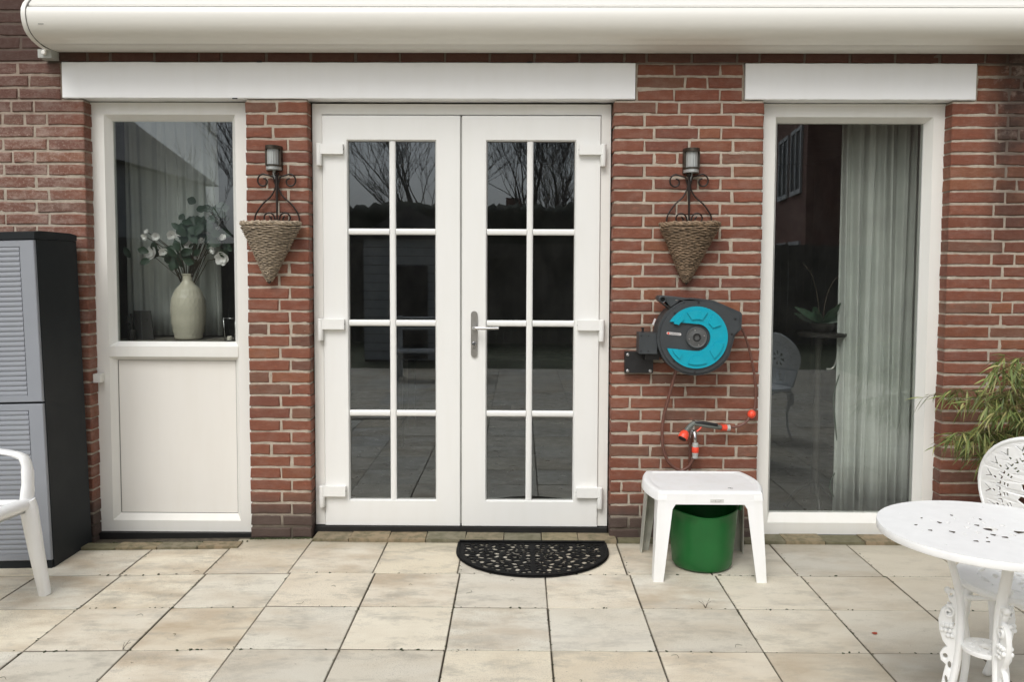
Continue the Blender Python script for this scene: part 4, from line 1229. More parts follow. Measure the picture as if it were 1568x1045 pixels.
# ---------------------------------------------------------------- cast table and chairs
tx, ty = 1.362, -2.058
tab = empty('bistro_table', (tx, ty, 0), 'round white cast metal bistro table in the right foreground', 'table')
hl = []
tr = random.Random(12)
def tri(cx, cy, r, rot, k=3): return [(cx+r*math.cos(rot+2*PI*i/k)*(1 if i else 1.4), cy+r*math.sin(rot+2*PI*i/k)*(1 if i else 1.4)) for i in range(k)]
for ring_r, cnt_, rr_ in ((.245, 24, .0040), (.205, 18, .0045), (.155, 16, .0052), (.110, 12, .0060), (.062, 8, .0085)):
    for k in range(cnt_):
        a = 2*PI*k/cnt_ + ring_r*9
        if tr.random() < .62 and ring_r > .11: continue
        hl.append(tri(ring_r*math.cos(a), ring_r*math.sin(a), rr_*tr.uniform(.55, 1.15), a+PI*(k % 2), 3 if k % 3 else 4))
hl.append(circ(0, 0, .020, 16))
me = pierced(circ(0, 0, .302, 96), hl, .0022, 0)
o = link('tabletop', me, M['cast'], tab); o.location.z = .698
me = pierced(circ(0, 0, .303, 96), [circ(0, 0, .292, 96)], .008, .003)
o = link('top_rim', me, M['cast'], tab); o.location.z = .688
hl = [circ(0, 0, .018, 14)] + [circ(.040*math.cos(2*PI*k/10), .040*math.sin(2*PI*k/10), .0085, 6, .0035, rot=2*PI*k/10) for k in range(10)]
me = pierced(circ(0, 0, .064, 32), hl, .005, .002)
o = link('tie_plate', me, M['cast'], tab); o.location.z = .345
def cast_leg(az, parent, prof, name='leg', orn=True, base_r=0.):
    """prof: (r, z, width) cabriole outline in the radial plane"""
    e = bpy.data.objects.new(name, None); COL.objects.link(e); e.parent = parent; e.rotation_euler.z = az
    P3 = arc3([(r, 0, z) for r, z, w in prof], 6); ws = []
    for i in range(len(prof)-1):
        for s in range(6): t = s/6; ws.append(prof[i][2]*(1-t)+prof[i+1][2]*t)
    ws.append(prof[-1][2])
    bm = bmesh.new(); tube(bm, P3, ws, 12, flat=.8)
    finish(bm, 'cast_bar', M['cast'], e, smooth=True)
    return e
lp = [(.135, .682, .016), (.126, .62, .015), (.094, .52, .016), (.080, .44, .016), (.082, .345, .017), (.094, .25, .017), (.125, .14, .018), (.175, .05, .016), (.225, .014, .020)]
for az in (148, 268, 28):
    e = cast_leg(R(az), tab, lp); e.scale.x = .84
    bm = bmesh.new()
    # leaf plate with a cluster of grapes on the knee
    for sy in (-1, 1):
        for k in range(8):
            u, v = (k % 3)-1, k//3; bmesh.ops.create_icosphere(bm, subdivisions=2, radius=.0078, matrix=Matrix.Translation((.121+u*.0135-v*.002+(.006 if v % 2 else 0), sy*.010, .395-v*.0145)))
    finish(bm, 'grape_cluster', M['cast'], e, smooth=True)
    pl2 = [(.095, .50), (.112, .505), (.124, .49), (.118, .47), (.108, .462), (.125, .455), (.142, .44), (.150, .41), (.146, .375), (.134, .345), (.120, .33), (.132, .322), (.142, .305), (.138, .285), (.122, .275),
           (.128, .25), (.135, .21), (.150, .15), (.132, .13), (.106, .19), (.088, .26), (.078, .33), (.078, .40), (.082, .46)]
    me = pierced(pl2, [circ(.112, .487, .006, 10), circ(.118, .437, .010, 12, .006, rot=-.5), [(.098, .43), (.106, .42), (.104, .385), (.096, .40)], circ(.124, .300, .008, 10), circ(.110, .275, .006, 8, .012), circ(.118, .225, .005, 8, .018, rot=-.2)], .005, .003)
    for v in me.vertices: v.co = (v.co.x, v.co.z, v.co.y)
    link('openwork_plate', me, M['cast'], e)
    for sy in (-1, 1):
        tb('scroll', [(.118+.020*(1-t/24)*math.cos(t*.42+1.2), sy*.010, .436+.020*(1-t/24)*math.sin(t*.42+1.2)) for t in range(20)], .0045, M['cast'], e, n=7)
    bm = bmesh.new(); bmesh.ops.create_icosphere(bm, subdivisions=2, radius=.011, matrix=Matrix.Translation((.124, 0, .498))); finish(bm, 'knob', M['cast'], e, smooth=True)
    bx('foot', .215, .25, -.016, .016, .0, .014, M['cast'], e, bevel=.004)

bm = bmesh.new(); dr_ = random.Random(5)  # flat flakes added to read as the dark holes of the table top
for (u, v, q) in ((-.118, .055, 1.3), (-.124, -.035, 1.5), (-.020, .03, 1.2), (-.10, -.115, 1.1), (-.022, -.06, 1.3), (.0, -.08, 1.4), (.062, -.035, 2.6), (.055, -.095, 2.0), (-.07, -.12, .9), (-.045, .13, .8), (-.18, -.02, 1.0), (-.20, .03, .8), (-.055, -.085, .7), (-.15, .10, .7), (.02, .09, .9)):
    a = dr_.uniform(0, PI); q *= .0052
    poly_prism(bm, [(u+q*1.5*math.cos(a), v+q*1.5*math.sin(a)), (u+q*math.cos(a+2.2), v+q*math.sin(a+2.2)), (u+q*.8*math.cos(a+4), v+q*.8*math.sin(a+4))], .0, .0016, 'XY')
ob = finish(bm, 'dark_flakes', M['stem'], None); ob.location = (tx, ty, .7008); ob['kind'] = 'stuff'; ob['label'] = 'small dark flakes added on the white table top in place of dark holes'

def cast_chair(loc, rz, label, group):
    c = empty('cast_chair', loc, label, 'chair', group, rz)
    m = M['cast']
    # back plate, local: faces -y, centre at y=+.20 ; outline in (x,z)
    def bo(s=1.):
        pts = [(-.13*s, .0)]
        for k in range(29):
            a = R(212) - R(244)*k/28
            pts.append((.222*s*math.cos(a), .275+.222*s*math.sin(a)))
        pts.append((.13*s, .0)); return pts
    hl = []
    cxz = (0, .275)
    # outer row of V shaped cuts, double row of hooks, row of dashes, central medallion
    def loc_poly(poly, rad, a):
        out = []
        for u, v in poly:   # u tangential, v radial
            r = rad+v; out.append((cxz[0]+r*math.cos(a)-u*math.sin(a)*1.0, cxz[1]+r*math.sin(a)+u*math.cos(a)))
        return out
    V = [(-.014, .008), (-.010, .004), (0, -.009), (.010, .006), (.014, .011), (.009, .008), (0, -.004), (-.010, .008)]
    Hk = [(-.007, -.004), (-.001, -.0065), (.006, -.0065), (.0075, .005), (.0045, .006), (.003, -.002), (-.002, -.003), (-.0065, -.001)]
    V = [(u*1.3, v*1.35) for u, v in V]; Hk = [(u*1.22, v*1.35) for u, v in Hk]
    n = 13
    for k in range(n):
        a = R(203) - R(226)*k/(n-1)
        hl.append(loc_poly(V, .184, a))
        hl.append(loc_poly(Hk, .145, a+.075)); hl.append(loc_poly([(-u, v) for u, v in Hk][::-1], .145, a-.075))
        hl.append(circ(cxz[0]+.162*math.cos(a), cxz[1]+.162*math.sin(a), .0052, 7))
        for rad in (.112, .124):
            hl.append(loc_poly([(-.007, -.0024), (.007, -.0024), (.007, .0024), (-.007, .0024)], rad, a+.06))
    for k in range(7):
        a = 2*PI*k/7+PI/2
        hl.append([(cxz[0]+r*math.cos(a+d), cxz[1]-.01+r*math.sin(a+d)) for r, d in ((.034, -.14), (.064, -.24), (.078, 0), (.064, .24), (.034, .14))])
    for k in range(4):
        hl.append(circ(0, .055+k*.028, .012 if k % 2 else .022, 8, .008))
        for s in (-1, 1): hl.append(circ(s*(.058+.004*k), .05+k*.026, .012, 8, .006, rot=s*.6))
    me = pierced(bo(), hl, .0028, .0015)
    back = link('back', me, m, c); back.rotation_euler.x = R(90+9); back.location = (0, .17, .425); back.scale = (.95, .94, 1)
    for v in me.vertices:                       # slight barrel curve
        v.co.z += -v.co.x*v.co.x*1.1
    bm = bmesh.new(); tube(bm, [(x, z, -x*x*1.1) for x, z in bo(.985)], .0085, 8); r_ = finish(bm, 'back_rim', m, c, smooth=True); r_.rotation_euler.x = R(99); r_.location = (0, .17, .425); r_.scale = (.95, .94, 1)
    # round pierced seat with scalloped edge
    so = []
    for k in range(96):
        a = 2*PI*k/96; r = .205 + .003*math.cos(a*12); so.append((r*math.cos(a), r*math.sin(a)))
    sh = [circ(0, 0, .014, 10)]
    for k in range(8):
        a = 2*PI*k/8
        for rad, w, h in ((.045, .018, .007), (.085, .022, .009), (.130, .030, .007)):
            aa = a+(PI/8 if rad == .085 else 0); sh.append(circ(rad*math.cos(aa), rad*math.sin(aa), w, 10, h, rot=aa+(PI/2 if rad != .045 else 0)))
        aa = a+PI/8; sh.append(circ(.140*math.cos(aa), .140*math.sin(aa), .009, 3, .009, rot=aa))
    me = pierced(so, sh, .005, .0025); s_ = link('seat', me, m, c); s_.location.z = .425
    bm = bmesh.new(); tube(bm, [(.197*math.cos(2*PI*k/48), .197*math.sin(2*PI*k/48), .418) for k in range(48)], .012, 8, closed=True)
    finish(bm, 'seat_rim', m, c, smooth=True)
    clp = [(.175, .415, .020), (.192, .36, .022), (.195, .30, .018), (.180, .20, .015), (.188, .08, .013), (.215, .012, .016)]
    for az in (225, 315, 45, 135):
        e = cast_leg(R(az), c, clp)
        bm = bmesh.new()
        tube(bm, [(.200+.030*(1-t/26)*math.cos(t*.4-.6), 0, .325+.030*(1-t/26)*math.sin(t*.4-.6)) for t in range(22)], .008, 8)
        finish(bm, 'scroll', m, e, smooth=True)
        pl2 = [(.165, .41), (.212, .405), (.232, .37), (.238, .33), (.226, .285), (.205, .27), (.185, .285), (.175, .34)]
        bm = bmesh.new(); poly_prism(bm, pl2, -.006, .006); finish(bm, 'apron_bracket', m, e, bevel=.003, seg=2, auto=40)
    for s in range(4):
        a = R(45+90*s); tb('apron', [(.19*math.cos(a+d), .19*math.sin(a+d), .395-.02*math.cos(d*4)) for d in [(-.7+1.4*k/10) for k in range(11)]], .009, m, c, n=8)
    return c
cc = cast_chair((1.662, -1.735, 0), R(-47), 'white cast metal chair with round pierced back, behind the bistro table and against the bamboo', 'white cast metal garden chairs')
c2 = copy_tree(cc); c2.location = (2.12, -2.55, 0); c2.rotation_euler.z = R(-115); c2['label'] = 'white cast metal chair right of the bistro table, seen mirrored in the tall window'

# ---------------------------------------------------------------- bamboo
bmb = empty('potted_bamboo', (2.82, -.38, -.055), 'drooping olive green bamboo in a pot beside the right wall', 'plant')
lt('pot', [(.13, .0), (.15, .02), (.185, .30), (.20, .315), (.20, .335), (.18, .335), (.165, .29)], M['terracotta'], bmb, n=32, cap0=True, cap1=True)
br = random.Random(21)
bm = bmesh.new(); bl = bmesh.new(); tints = []
def bleaf(p, d, ln, wd, droop):
    d = Vector(d).normalized(); side = d.cross(Vector((0, 0, 1)))
    side = side.normalized() if side.length > .01 else Vector((1, 0, 0))
    up = side.cross(d).normalized()
    side = (side*math.cos(br.uniform(-.9, .9)) + up*math.sin(br.uniform(-.9, .9))).normalized()
    prev = None; t = br.random()**1.3
    for i in range(4):
        u = i/3; c = p + d*ln*u + Vector((0, 0, -droop*ln*u*u)); w = wd*(.35 if i == 0 else 1 if i == 1 else .72 if i == 2 else .03)
        r = (bl.verts.new(c-side*w), bl.verts.new(c+side*w))
        if prev: bl.faces.new((prev[0], prev[1], r[1], r[0])); tints.append(t)
        prev = r
for k in range(42):
    a = br.uniform(0, 2*PI); r0 = br.uniform(0, .12)
    base = Vector((r0*math.cos(a), r0*math.sin(a), .31))
    lean = Vector((br.gauss(-.35, .42), br.gauss(-.05, .25), 0)); h = br.uniform(.42, .95)
    if k < 9: lean = Vector((br.uniform(-1.0, -.72), br.uniform(-.05, .12), 0)); h = br.uniform(.30, .50)
    if k == 0: lean = Vector((-1.22, .0, 0)); h = .42
    pts = arc3([base, base+lean*.18+Vector((0, 0, h*.55)), base+lean*.55*.8+Vector((0, 0, h*.9)), base+lean*.62+Vector((0, 0, h*.86))], 7)
    tube(bm, pts, [.0035*(1-.7*i/len(pts)) for i in range(len(pts))], 5)
    for i, p in enumerate(pts):
        if i < 5: continue
        for q in range(br.randint(2, 5)):
            az = br.uniform(0, 2*PI); out = Vector((math.cos(az), math.sin(az)*.8, br.uniform(-.9, .25)))
            tw = p + out*br.uniform(.02, .09); tube(bm, [p, tw], .0012, 3)
            for z in range(br.randint(2, 4)):
                az2 = az+br.uniform(-.8, .8)
                bleaf(tw, (math.cos(az2)*.8, math.sin(az2)*.6, br.uniform(-1.0, .1)), br.uniform(.045, .10), br.uniform(.0025, .0048), br.uniform(.1, .6))
finish(bm, 'cane', M['cane'], bmb, smooth=True)
me = bpy.data.meshes.new('foliage'); bl.to_mesh(me); bl.free()
at = me.attributes.new('tint', 'FLOAT', 'FACE')
for i, v in enumerate(tints): at.data[i].value = v
fo = link('foliage', me, M['bamboo'], bmb, smooth=True); fo['kind'] = 'stuff'
# ---------------------------------------------------------------- behind the glass
def curtain(name, x0, x1, z0, z1, y, amp, per, mat, label, seed, parent=None, th=.002):
    r = random.Random(seed); bm = bmesh.new(); n = int((x1-x0)/per*14); nz = 8; ph = [r.uniform(0, 6) for _ in range(4)]
    def pt(u, v, off):
        x = x0+(x1-x0)*u
        w = x/per*2*PI + 1.2*math.sin(x*7+ph[0])
        a = amp*(.75+.35*math.sin(x*5+ph[1]))
        yy = y + a*math.sin(w) + a*.35*math.sin(w*2.3+ph[2]+v*1.5)
        xx = x + .25*per*.3*math.sin(w*.5+ph[3]) + (v-.5)*.02*math.sin(w*.31)
        return (xx, yy+off, z0+(z1-z0)*v)
    G = [[[bm.verts.new(pt(i/n, j/nz, off)) for j in range(nz+1)] for i in range(n+1)] for off in (0, th)]
    for s, g in enumerate(G):
        for i in range(n):
            for j in range(nz):
                q = (g[i][j], g[i+1][j], g[i+1][j+1], g[i][j+1]); bm.faces.new(q if s == 0 else q[::-1])
    for j in range(nz):
        for i in (0, n): bm.faces.new((G[0][i][j], G[1][i][j], G[1][i][j+1], G[0][i][j+1]))
    for i in range(n):
        for j in (0, nz): bm.faces.new((G[0][i][j], G[0][i+1][j], G[1][i+1][j], G[1][i][j]))
    o = finish(bm, name, mat, parent, smooth=True)
    if parent is None: tag(o, label, 'curtain')
    return o
curtain('curtain', -2.30, -1.745, 1.04, 2.45, .50, .022, .075, M['curtain_dim'], 'pale pleated curtain behind the vase in the left window', 3)
curtain('curtain', 1.815, 2.34, .05, 2.45, .37, .024, .066, M['curtain'], 'pale green full length curtain behind the tall window', 5)
curtain('curtain', 1.70, 2.45, .35, 1.95, 4.9, .03, .12, M['curtain'], 'dim grey curtain far back in the room', 9)
# vase and flowers
va = empty('vase', (-1.872, .33, 1.03), 'tall cream dimpled ceramic vase behind the left window pane', 'vase')
bm = bmesh.new()
pr = [(.052, 0), (.066, .006), (.078, .05), (.087, .12), (.089, .18), (.083, .235), (.062, .285), (.036, .315), (.026, .335), (.025, .362), (.031, .372), (.029, .374), (.020, .36)]
pr2 = []
for (r0, z0), (r1, z1) in zip(pr, pr[1:]):
    for k in range(4): t = k/4; pr2.append((r0*(1-t)+r1*t, z0*(1-t)+z1*t))
pr2.append(pr[-1])
rg = lathe(bm, pr2, 110); bm.faces.new(rg[0][::-1])
for v in bm.verts:
    a = math.atan2(v.co.y, v.co.x); z = v.co.z
    if .02 < z < .28:
        d = 1 - .07*(abs(math.sin(a*11 + (math.floor(z/.021) % 2)*PI/2))**.6)*abs(math.sin(z/.021*PI))
        v.co.x *= d; v.co.y *= d
finish(bm, 'vase_body', M['vase'], va, smooth=True)
va.scale = (1.1, 1.1, 1)
fl = empty('flower_bouquet', (-1.872, .33, 1.39), 'white silk flowers with dark green leaves standing in the cream vase', 'flowers')
fr_ = random.Random(8)
def W2(px, py, y):   # interior design coordinates worked out from the survey of the window: metres per unit at this depth
    d = 4.5 + y; return Vector(((px-794)*d/1312, y, 1.452-(py-410.5+ (px-794)*-.004)*d/1312))
base = Vector((-1.872, .33, 1.39)); stems = bmesh.new()
def flower(p, r, n=6):
    bm = bmesh.new(); ax = Vector((fr_.uniform(-.5, .5), -1, fr_.uniform(-.3, .5))).normalized()
    u = ax.orthogonal().normalized(); w = ax.cross(u)
    for layer in range(2):
        for k in range(n):
            a = 2*PI*k/n + layer*.5; d = u*math.cos(a)+w*math.sin(a); s = ax.cross(d)
            rr2 = r*(1-.3*layer)*fr_.uniform(.85, 1.1); cup = .55+.4*layer
            rowp = []
            for i in range(4):
                t = i/3; c = p + d*rr2*t + ax*cup*rr2*t*t; wd = rr2*.55*(.35, 1, 1, .3)[i]
                rowp.append((bm.verts.new(c-s*wd+ax*.12*wd), bm.verts.new(c), bm.verts.new(c+s*wd+ax*.12*wd)))
            for A, B in zip(rowp, rowp[1:]):
                bm.faces.new((A[0], A[1], B[1], B[0])); bm.faces.new((A[1], A[2], B[2], B[1]))
    for v in bm.verts: v.co -= base
    finish(bm, 'flower', M['petal'], fl, smooth=True)
leaves = bmesh.new()
def bigleaf(p, d, ln, wd):
    d = d.normalized(); s = d.cross(Vector((fr_.uniform(-.3, .3), -1, fr_.uniform(-.3, .3)))).normalized(); up = s.cross(d); rows_ = []
    for i in range(5):
        t = i/4; c = p+d*ln*t - up*.15*ln*t*t; w = wd*math.sin(PI*min(.97, max(.06, t)))**.8
        rows_.append((leaves.verts.new(c-s*w+up*w*.3-base), leaves.verts.new(c-base), leaves.verts.new(c+s*w+up*w*.3-base)))
    for A, B in zip(rows_, rows_[1:]):
        leaves.faces.new((A[0], A[1], B[1], B[0])); leaves.faces.new((A[1], A[2], B[2], B[1]))
flp = [(248, 388, .024), (326, 385, .022), (308, 372, .02), (232, 392, .040), (238, 365, .026), (290, 380, .034), (222, 365, .022), (262, 362, .028), (276, 360, .022), (340, 397, .042), (341, 367, .020), (300, 396, .018), (318, 360, .018), (225, 358, .018)]
for (px, py, r) in flp:
    p = W2(px, py, .30+fr_.uniform(-.03, .04)); tube(stems, [Vector((0, 0, -.12)), (base*.45+p*.55+Vector((0, .02, .03)))-base, p-base], .0025, 5); flower(p, r*.98)
for k in range(110):
    if k < 84: px, py = fr_.gauss(310, 17), fr_.gauss(355, 15)
    else: px, py = fr_.gauss(262, 22), fr_.gauss(390, 12)
    if k % 9 == 0: px, py = fr_.gauss(335, 8), fr_.gauss(325, 8)
    p = W2(px, py, .32+fr_.uniform(-.06, .06)); a = fr_.uniform(0, 2*PI)
    bigleaf(p, Vector((math.cos(a), fr_.uniform(-.4, .4), math.sin(a))), fr_.uniform(.045, .08), fr_.uniform(.017, .028))
    if k % 4 == 0: tube(stems, [Vector((0, 0, -.05)), p-base], .002, 5)
finish(leaves, 'leaf_cluster', M['leafgreen'], fl, smooth=True)
finish(stems, 'stem', M['stem'], fl, smooth=True)
# things on the sill
pf = empty('picture_frame', (-2.10, .30, 1.03), 'black picture frame leaning on the left window sill', 'picture frame')
bm = bmesh.new(); poly_prism(bm, [(-.055, .0), (.045, .0), (.012, .165), (-.085, .165)], -.006, .006); f_ = finish(bm, 'frame_board', M['wood_dark'], pf, bevel=.002); f_.rotation_euler.x = R(-12)
tb('prop', [(0, .01, .12), (0, .07, .0)], .003, M['wood_dark'], pf, n=6)
fg = empty('cactus_figure', (-2.165, .26, 1.03), 'small dark figurine in a pot in the corner of the left window', 'ornament')
lt('figure_pot', [(.018, 0), (.022, .055), (.020, .06)], M['wood_dark'], fg, n=14)
tb('figure_stem', [(0, 0, .05), (.002, 0, .10), (.0, 0, .15)], [.008, .007, .009], M['wood_dark'], fg, n=8)
tb('figure_arm', [(0, 0, .09), (-.022, 0, .10), (-.024, 0, .13)], .005, M['wood_dark'], fg, n=6)
cl = empty('candle_lantern', (-1.615, .26, 1.03), 'thin metal candle lantern at the right of the left window sill', 'lantern')
bm = bmesh.new()
for s in (-1, 1): tube(bm, [(s*.026, 0, 0), (s*.034, 0, .125)], .0025, 6)
tube(bm, [(-.034, 0, .125), (.036, 0, .125)], .0025, 6); tube(bm, [(.034, 0, .12), (.037, 0, .145)], .0025, 6)
finish(bm, 'wire_frame', M['chrome'], cl, smooth=True)
lt('candle', [(.014, 0), (.014, .022), (.010, .026)], M['candle'], cl, n=14)
lt('lantern_base', [(.032, -.0), (.032, .004)], M['wood_dark'], cl, n=18)
# plant stand with orchid in the tall window
ps = empty('plant_stand', (1.74, .42, .02), 'dark pedestal plant stand just inside the tall window', 'plant stand')
lt('stand_top', [(.125, 1.035), (.135, 1.04), (.135, 1.055), (.12, 1.06)], M['wood_dark'], ps, n=28)
tb('stand_stem', [(-.02, 0, 1.03), (-.02, 0, .9), (-.02, 0, .3), (-.02, 0, .12)], [.03, .017, .02, .03], M['wood_dark'], ps, n=12)
for k in range(3):
    a = 2*PI*k/3+.4; tb('foot', arc3([(-.02, 0, .20), (-.02+.10*math.cos(a), .10*math.sin(a), .12), (-.02+.17*math.cos(a), .17*math.sin(a), .012)], 5), .013, M['wood_dark'], ps, n=8)
tb('scroll_arm', arc3([(.085, -.03, 1.03), (.08, -.03, .93), (.06, -.03, .86), (.02, -.03, .85)], 5), .008, M['steel'], ps, n=8)
oc = empty('orchid', (1.74, .42, 1.08), 'leafy orchid with bare arching stems on the plant stand', 'plant')
lt('orchid_pot', [(.05, 0), (.066, .02), (.072, .05), (.068, .052)], M['wood_dark'], oc, n=20)
leaves = bmesh.new(); base = Vector((0, 0, 0))
for k in range(9):
    a = 2*PI*k/9+.2; bigleaf(Vector((0, 0, .05)), Vector((math.cos(a), math.sin(a)*.5, .35+.2*(k % 2))), .13+.03*(k % 3), .022)
finish(leaves, 'leaf_cluster', M['leafgreen'], oc, smooth=True)
tb('flower_stem', arc3([(0, 0, .05), (.02, 0, .2), (.06, -.01, .30), (.12, -.01, .335), (.20, -.01, .31)], 6), .0028, M['stem'], oc, n=6)
tb('flower_stem', arc3([(-.01, 0, .05), (-.03, 0, .2), (-.07, -.01, .33), (-.12, 0, .40)], 6), .0022, M['stem'], oc, n=6)
tb('trailing_stem', arc3([(.10, -.02, .02), (.11, -.05, -.15), (.06, -.05, -.35), (.075, -.05, -.55), (.10, -.04, -.75), (.05, -.05, -.88), (.12, -.03, -1.02)], 6), .004, M['leafgreen'], oc, n=6)
# low cabinet and chairs shapes in the dark room
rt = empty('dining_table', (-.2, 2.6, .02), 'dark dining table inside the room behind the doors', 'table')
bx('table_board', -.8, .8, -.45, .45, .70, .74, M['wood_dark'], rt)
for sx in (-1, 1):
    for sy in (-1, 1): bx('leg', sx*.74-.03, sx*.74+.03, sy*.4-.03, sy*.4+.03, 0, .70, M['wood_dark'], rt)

# ---------------------------------------------------------------- garden behind the camera (seen mirrored in the panes)
def boards(name, x0, x1, y, h, label):
    f = empty(name, ((x0+x1)/2, y, -.1), label, 'fence'); n = int((x1-x0)/.15); w = (x1-x0)/n
    bm = bmesh.new(); box(bm, -w/2+.004, w/2-.004, -.01, .01, 0, h); me = bpy.data.meshes.new('board'); bm.to_mesh(me); bm.free(); me.materials.append(M['fence'])
    for i in range(n):
        o = link('board', me, None, f); o.location = (-(x1-x0)/2 + w*(i+.5), rng.uniform(-.003, .003), rng.uniform(-.01, .01))
    for z in (.3, h-.3): bx('rail', -(x1-x0)/2, (x1-x0)/2, .012, .05, z, z+.08, M['fence'], f)
    return f
boards('garden_fence', -9., 7.2, -12.5, 2.0, 'dark board fence at the far end of the garden behind the camera')
def far_house(x, y, w, d, h, rh, rz, label, wins, mat=None, pale_gable=False):
    hs_ = empty('neighbour_house', (x, y, -.1), label, 'house', rz=rz)
    bx('wall', -w/2, w/2, -d/2, d/2, 0, h, mat or M['far_brick'], hs_)
    bm = bmesh.new(); o_ = .3
    poly_prism(bm, [(-d/2-o_, h+.002), (d/2+o_, h+.002), (0, h+rh)], -w/2-o_, w/2+o_, 'YZ'); finish(bm, 'roof', M['far_roof'], hs_)
    bx('chimney', w*.2, w*.2+.7, -.3, .4, h+rh*.6, h+rh+.9, M['far_brick'], hs_)
    for (face, u, z, ww, hh) in wins:
        wn_ = bpy.data.objects.new('window', None); COL.objects.link(wn_); wn_.parent = hs_
        if face == 'y': wn_.location = (u, d/2, z)
        elif face == 'x': wn_.location = (w/2, u, z); wn_.rotation_euler.z = -PI/2
        else: wn_.location = (-w/2, u, z); wn_.rotation_euler.z = PI/2
        bm = bmesh.new()
        for a, b, c, e in ((-ww/2, -ww/2+.08, -hh/2, hh/2), (ww/2-.08, ww/2, -hh/2, hh/2), (-.04, .04, -hh/2, hh/2), (-ww/2+.08, ww/2-.08, hh/2-.08, hh/2), (-ww/2+.08, ww/2-.08, -hh/2, -hh/2+.1)):
            box(bm, a, b, .003, .05, c, e)
        finish(bm, 'frame', M['far_white'], wn_)
        bx('pane', -ww/2+.05, ww/2-.05, .004, .02, -hh/2+.05, hh/2-.05, M['black_plastic'], wn_)
    return hs_
far_house(11.6, -24.0, 22., 8.6, 5.6, 2.8, R(90+6.5), 'long brown brick terrace with white windows on the right behind the camera',
          [('y', u, z, 1.15, 1.45) for u in (-9, -7, -4.5, -1.5, 1.5, 4.5, 8.5, 10) for z in (3.9, 1.4)])
far_house(-12.8, -17.5, 6.5, 7., 3.9, 2.9, R(90), 'grey roofed house with a gable on the left behind the camera', [('x', 0, 2.6, 1.2, 1.3)], M['far_pale'])
far_house(-3.0, -34., 12., 6., 2.6, 1.1, R(0), 'low dark shed row beyond the fence behind the camera', [])
far_house(7.5, -38., 9., 6., 3.6, 1.6, R(0), 'low brick house beyond the fence behind the camera', [('y', 0, 2.0, 1.5, 1.2)])
sd = empty('garden_shed', (-1.75, -9.6, -.1), 'small garden shed with pale horizontal boards and a dark roof behind the camera', 'shed')
bx('core', -.75, .75, -.5, .48, 0, 1.98, M['wood_dark'], sd)
bm = bmesh.new(); box(bm, -.75, .75, .482, .50, 0, .13); me = bpy.data.meshes.new('board'); bm.to_mesh(me); bm.free(); me.materials.append(M['far_pale'])
for i in range(14): o = link('board', me, None, sd); o.location.z = .03+i*.14
bm = bmesh.new(); poly_prism(bm, [(-.9, 1.985), (.9, 1.985), (0, 2.5)], -.6, .62); finish(bm, 'roof', M['far_roof'], sd)
bx('door', -.30, .28, .501, .52, .05, 1.55, M['black_plastic'], sd); bx('door_frame', -.34, -.30, .501, .53, .05, 1.6, M['far_white'], sd)
gb = empty('garden_bench', (-1.0, -6.4, -.1), 'low pale garden bench behind the camera', 'bench')
for z, y in ((.45, 0), (.45, .14), (.45, .28), (.72, -.1), (.86, -.12)): bx('slat', -.6, .6, y-.055, y+.055, z, z+.025, M['far_pale'], gb)
for sx in (-.55, .55):
    for y in (-.08, .3): bx('leg', sx-.03, sx+.03, y-.03, y+.03, 0, .45 if y > 0 else .9, M['far_pale'], gb)
def hedge(x0, x1, y, h, label):
    bm = bmesh.new(); bmesh.ops.create_grid(bm, x_segments=int((x1-x0)*3), y_segments=10, size=.5)
    bm.free(); bm = bmesh.new(); n = int((x1-x0)*12); prof = [(-.5, 0), (-.55, h*.5), (-.4, h*.92), (0, h), (.4, h*.92), (.55, h*.5), (.5, 0)]; prev = None
    for i in range(n+1):
        x = x0+(x1-x0)*i/n; ring = [bm.verts.new((x, y+a+.18*noise.noise(Vector((x*1.7, a*3, b*1.7))), -.1+b*(1+.06*noise.noise(Vector((x*.7, a, 4)))+.05*noise.noise(Vector((x*4.3, a, 7)))+.03*noise.noise(Vector((x*11., a, 9)))))) for a, b in prof]
        if prev:
            for k in range(6): bm.faces.new((prev[k], prev[k+1], ring[k+1], ring[k]))
        prev = ring
    return tag(finish(bm, 'hedge', M['hedge'], None, smooth=True), label, 'hedge')
hedge(-5.2, 6.8, -21.0, 3.4, 'tall dark evergreen hedge behind the camera')
def tree(x, y, h, seed, label):
    t = empty('bare_tree', (x, y, -.1), label, 'tree', 'bare winter trees behind the fence'); r = random.Random(seed)
    bt = bmesh.new(); bc = bmesh.new()
    def grow(p, d, ln, rad, lev):
        n = 4 if lev < 3 else 3; pts = [p]; q = p.copy(); dd = d.copy()
        for i in range(n):
            dd = (dd + Vector((r.uniform(-.22, .22), r.uniform(-.22, .22), r.uniform(-.05, .16)))).normalized(); q = q+dd*ln/n; pts.append(q.copy())
        tube(bt if lev == 0 else bc, pts, [rad*(1-.5*i/n) for i in range(n+1)], 7 if lev < 2 else 3)
        if lev >= 5: return
        for k in range((r.randint(3, 4) if lev < 2 else 2) if lev else 6):
            f = r.uniform(.35, 1.) if lev else r.uniform(.45, 1.)
            idx = min(n-1, int(f*n)); b = pts[idx].lerp(pts[idx+1], f*n-idx)
            ax = Vector((r.uniform(-1, 1), r.uniform(-1, 1), r.uniform(.0, .8))).normalized()
            grow(b, (dd*.8+ax*.65).normalized(), ln*r.uniform(.55, .8), max(.008, rad*.42), lev+1)
        grow(pts[-1], dd, ln*.75, max(.009, rad*.5), lev+1)
    grow(Vector((0, 0, 0)), Vector((0, 0, 1)), h*.30, h*.012, 0)
    finish(bt, 'trunk', M['bark'], t, smooth=True, norm=False); finish(bc, 'crown', M['bark'], t, norm=False)
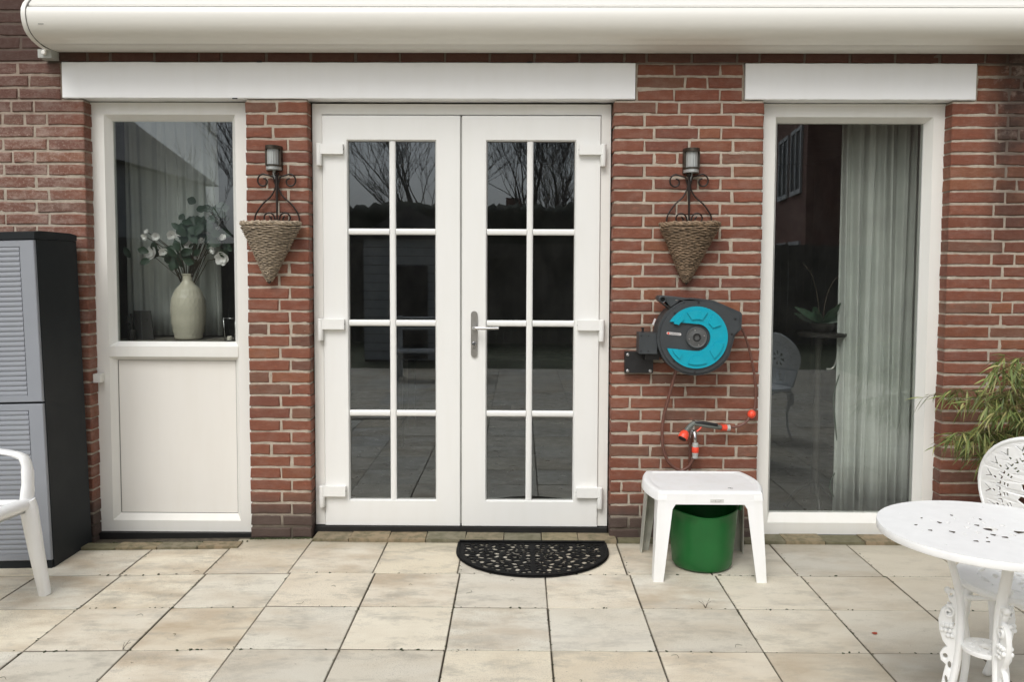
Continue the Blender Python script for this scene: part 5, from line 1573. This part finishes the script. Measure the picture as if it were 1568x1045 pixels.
for i, (x, y, h, s) in enumerate(((-2.9, -27., 11., 1), (.1, -27.5, 11., 2), (2.0, -26., 9., 3), (-7.6, -21., 9.5, 4))):
    tree(x, y, h, s, ('bare winter tree left of centre behind the camera', 'tall bare winter tree in the middle behind the camera', 'smaller bare winter tree right of centre behind the camera', 'bare winter tree beside the grey roofed house')[i])
# ---------------------------------------------------------------- litter
lf = bmesh.new(); pts = [(0, 0), (.012, .006), (.022, .002), (.018, -.008), (.006, -.010)]
poly_prism(lf, pts, .003, .006, 'XY'); o = finish(lf, 'fallen_leaf', simple('dead red leaf', (.35, .06, .03), .7), None)
o.location = (1.405, -1.17, 0); tag(o, 'small dead red leaf lying on a paving slab at the right', 'leaf')
def sprig(name, x, y, seed, n, label):
    r = random.Random(seed); e = empty(name, (x, y, gz(x)), label, 'weed')
    for k in range(n):
        a = r.uniform(0, 2*PI); tb('blade', arc3([(0, 0, 0), (.012*math.cos(a), .01*math.sin(a), .018), (.03*math.cos(a), .02*math.sin(a), r.uniform(.025, .04))], 3), [.0012]*3+[.0008]*4, M['bamboo'] if False else M['stem'], e, n=4)
sprig('weed_sprig', .80, -.925, 1, 5, 'tiny weed sprouting from the paving joint in front of the stool')
sprig('weed_sprig', -1.50, -1.335, 2, 3, 'tiny weed sprouting from a paving joint at the lower left')
bm = bmesh.new(); r = random.Random(3)
for k in range(620):
    if k % 3: x = .128+PITCH*r.randint(-6, 5)+r.uniform(-.006, .006); y = r.uniform(-1.6, -.2)
    else: x = r.uniform(-2, 2); y = r.choice([-.533, -.933, -1.34])+r.uniform(-.006, .006)
    s = r.uniform(.0008, .0032) if k % 9 else r.uniform(.003, .006); bmesh.ops.create_icosphere(bm, subdivisions=1, radius=s, matrix=Matrix.Translation((x, y, gz(x)+.0005)) @ Matrix.Rotation(r.uniform(0, 3), 4, 'Z') @ Matrix.Diagonal((1.8, 1, .5, 1)))
for k in range(16):
    x, y = r.uniform(-1.9, 1.9), r.uniform(-1.6, -.25); a = r.uniform(0, 3); l = r.uniform(.01, .03)
    tube(bm, arc3([(x, y, gz(x)+.002), (x+l*math.cos(a), y+l*math.sin(a), gz(x)+.004), (x+l*1.5*math.cos(a+.7), y+l*1.5*math.sin(a+.7), gz(x)+.002)], 3), .0008, 3)
o = finish(bm, 'soil_crumbs', M['moss'], None); o['kind'] = 'stuff'; o['label'] = 'dark soil crumbs and twigs along the paving joints'
bm = bmesh.new()
for k in range(620):
    sgm = r.choice([(-1.43, -1.10), (.49, 1.27), (-1.43, -1.10), (-2.28, -1.43)]); x = r.uniform(*sgm); y = -.012 if sgm[0] != -2.28 else -.06
    s = r.uniform(.002, .007); bmesh.ops.create_icosphere(bm, subdivisions=1, radius=s, matrix=Matrix.Translation((x, y+r.uniform(-.01, .006), gz(x)+.001)))
o = finish(bm, 'moss', M['moss'], None); o['kind'] = 'stuff'; o['label'] = 'dark moss along the foot of the wall'
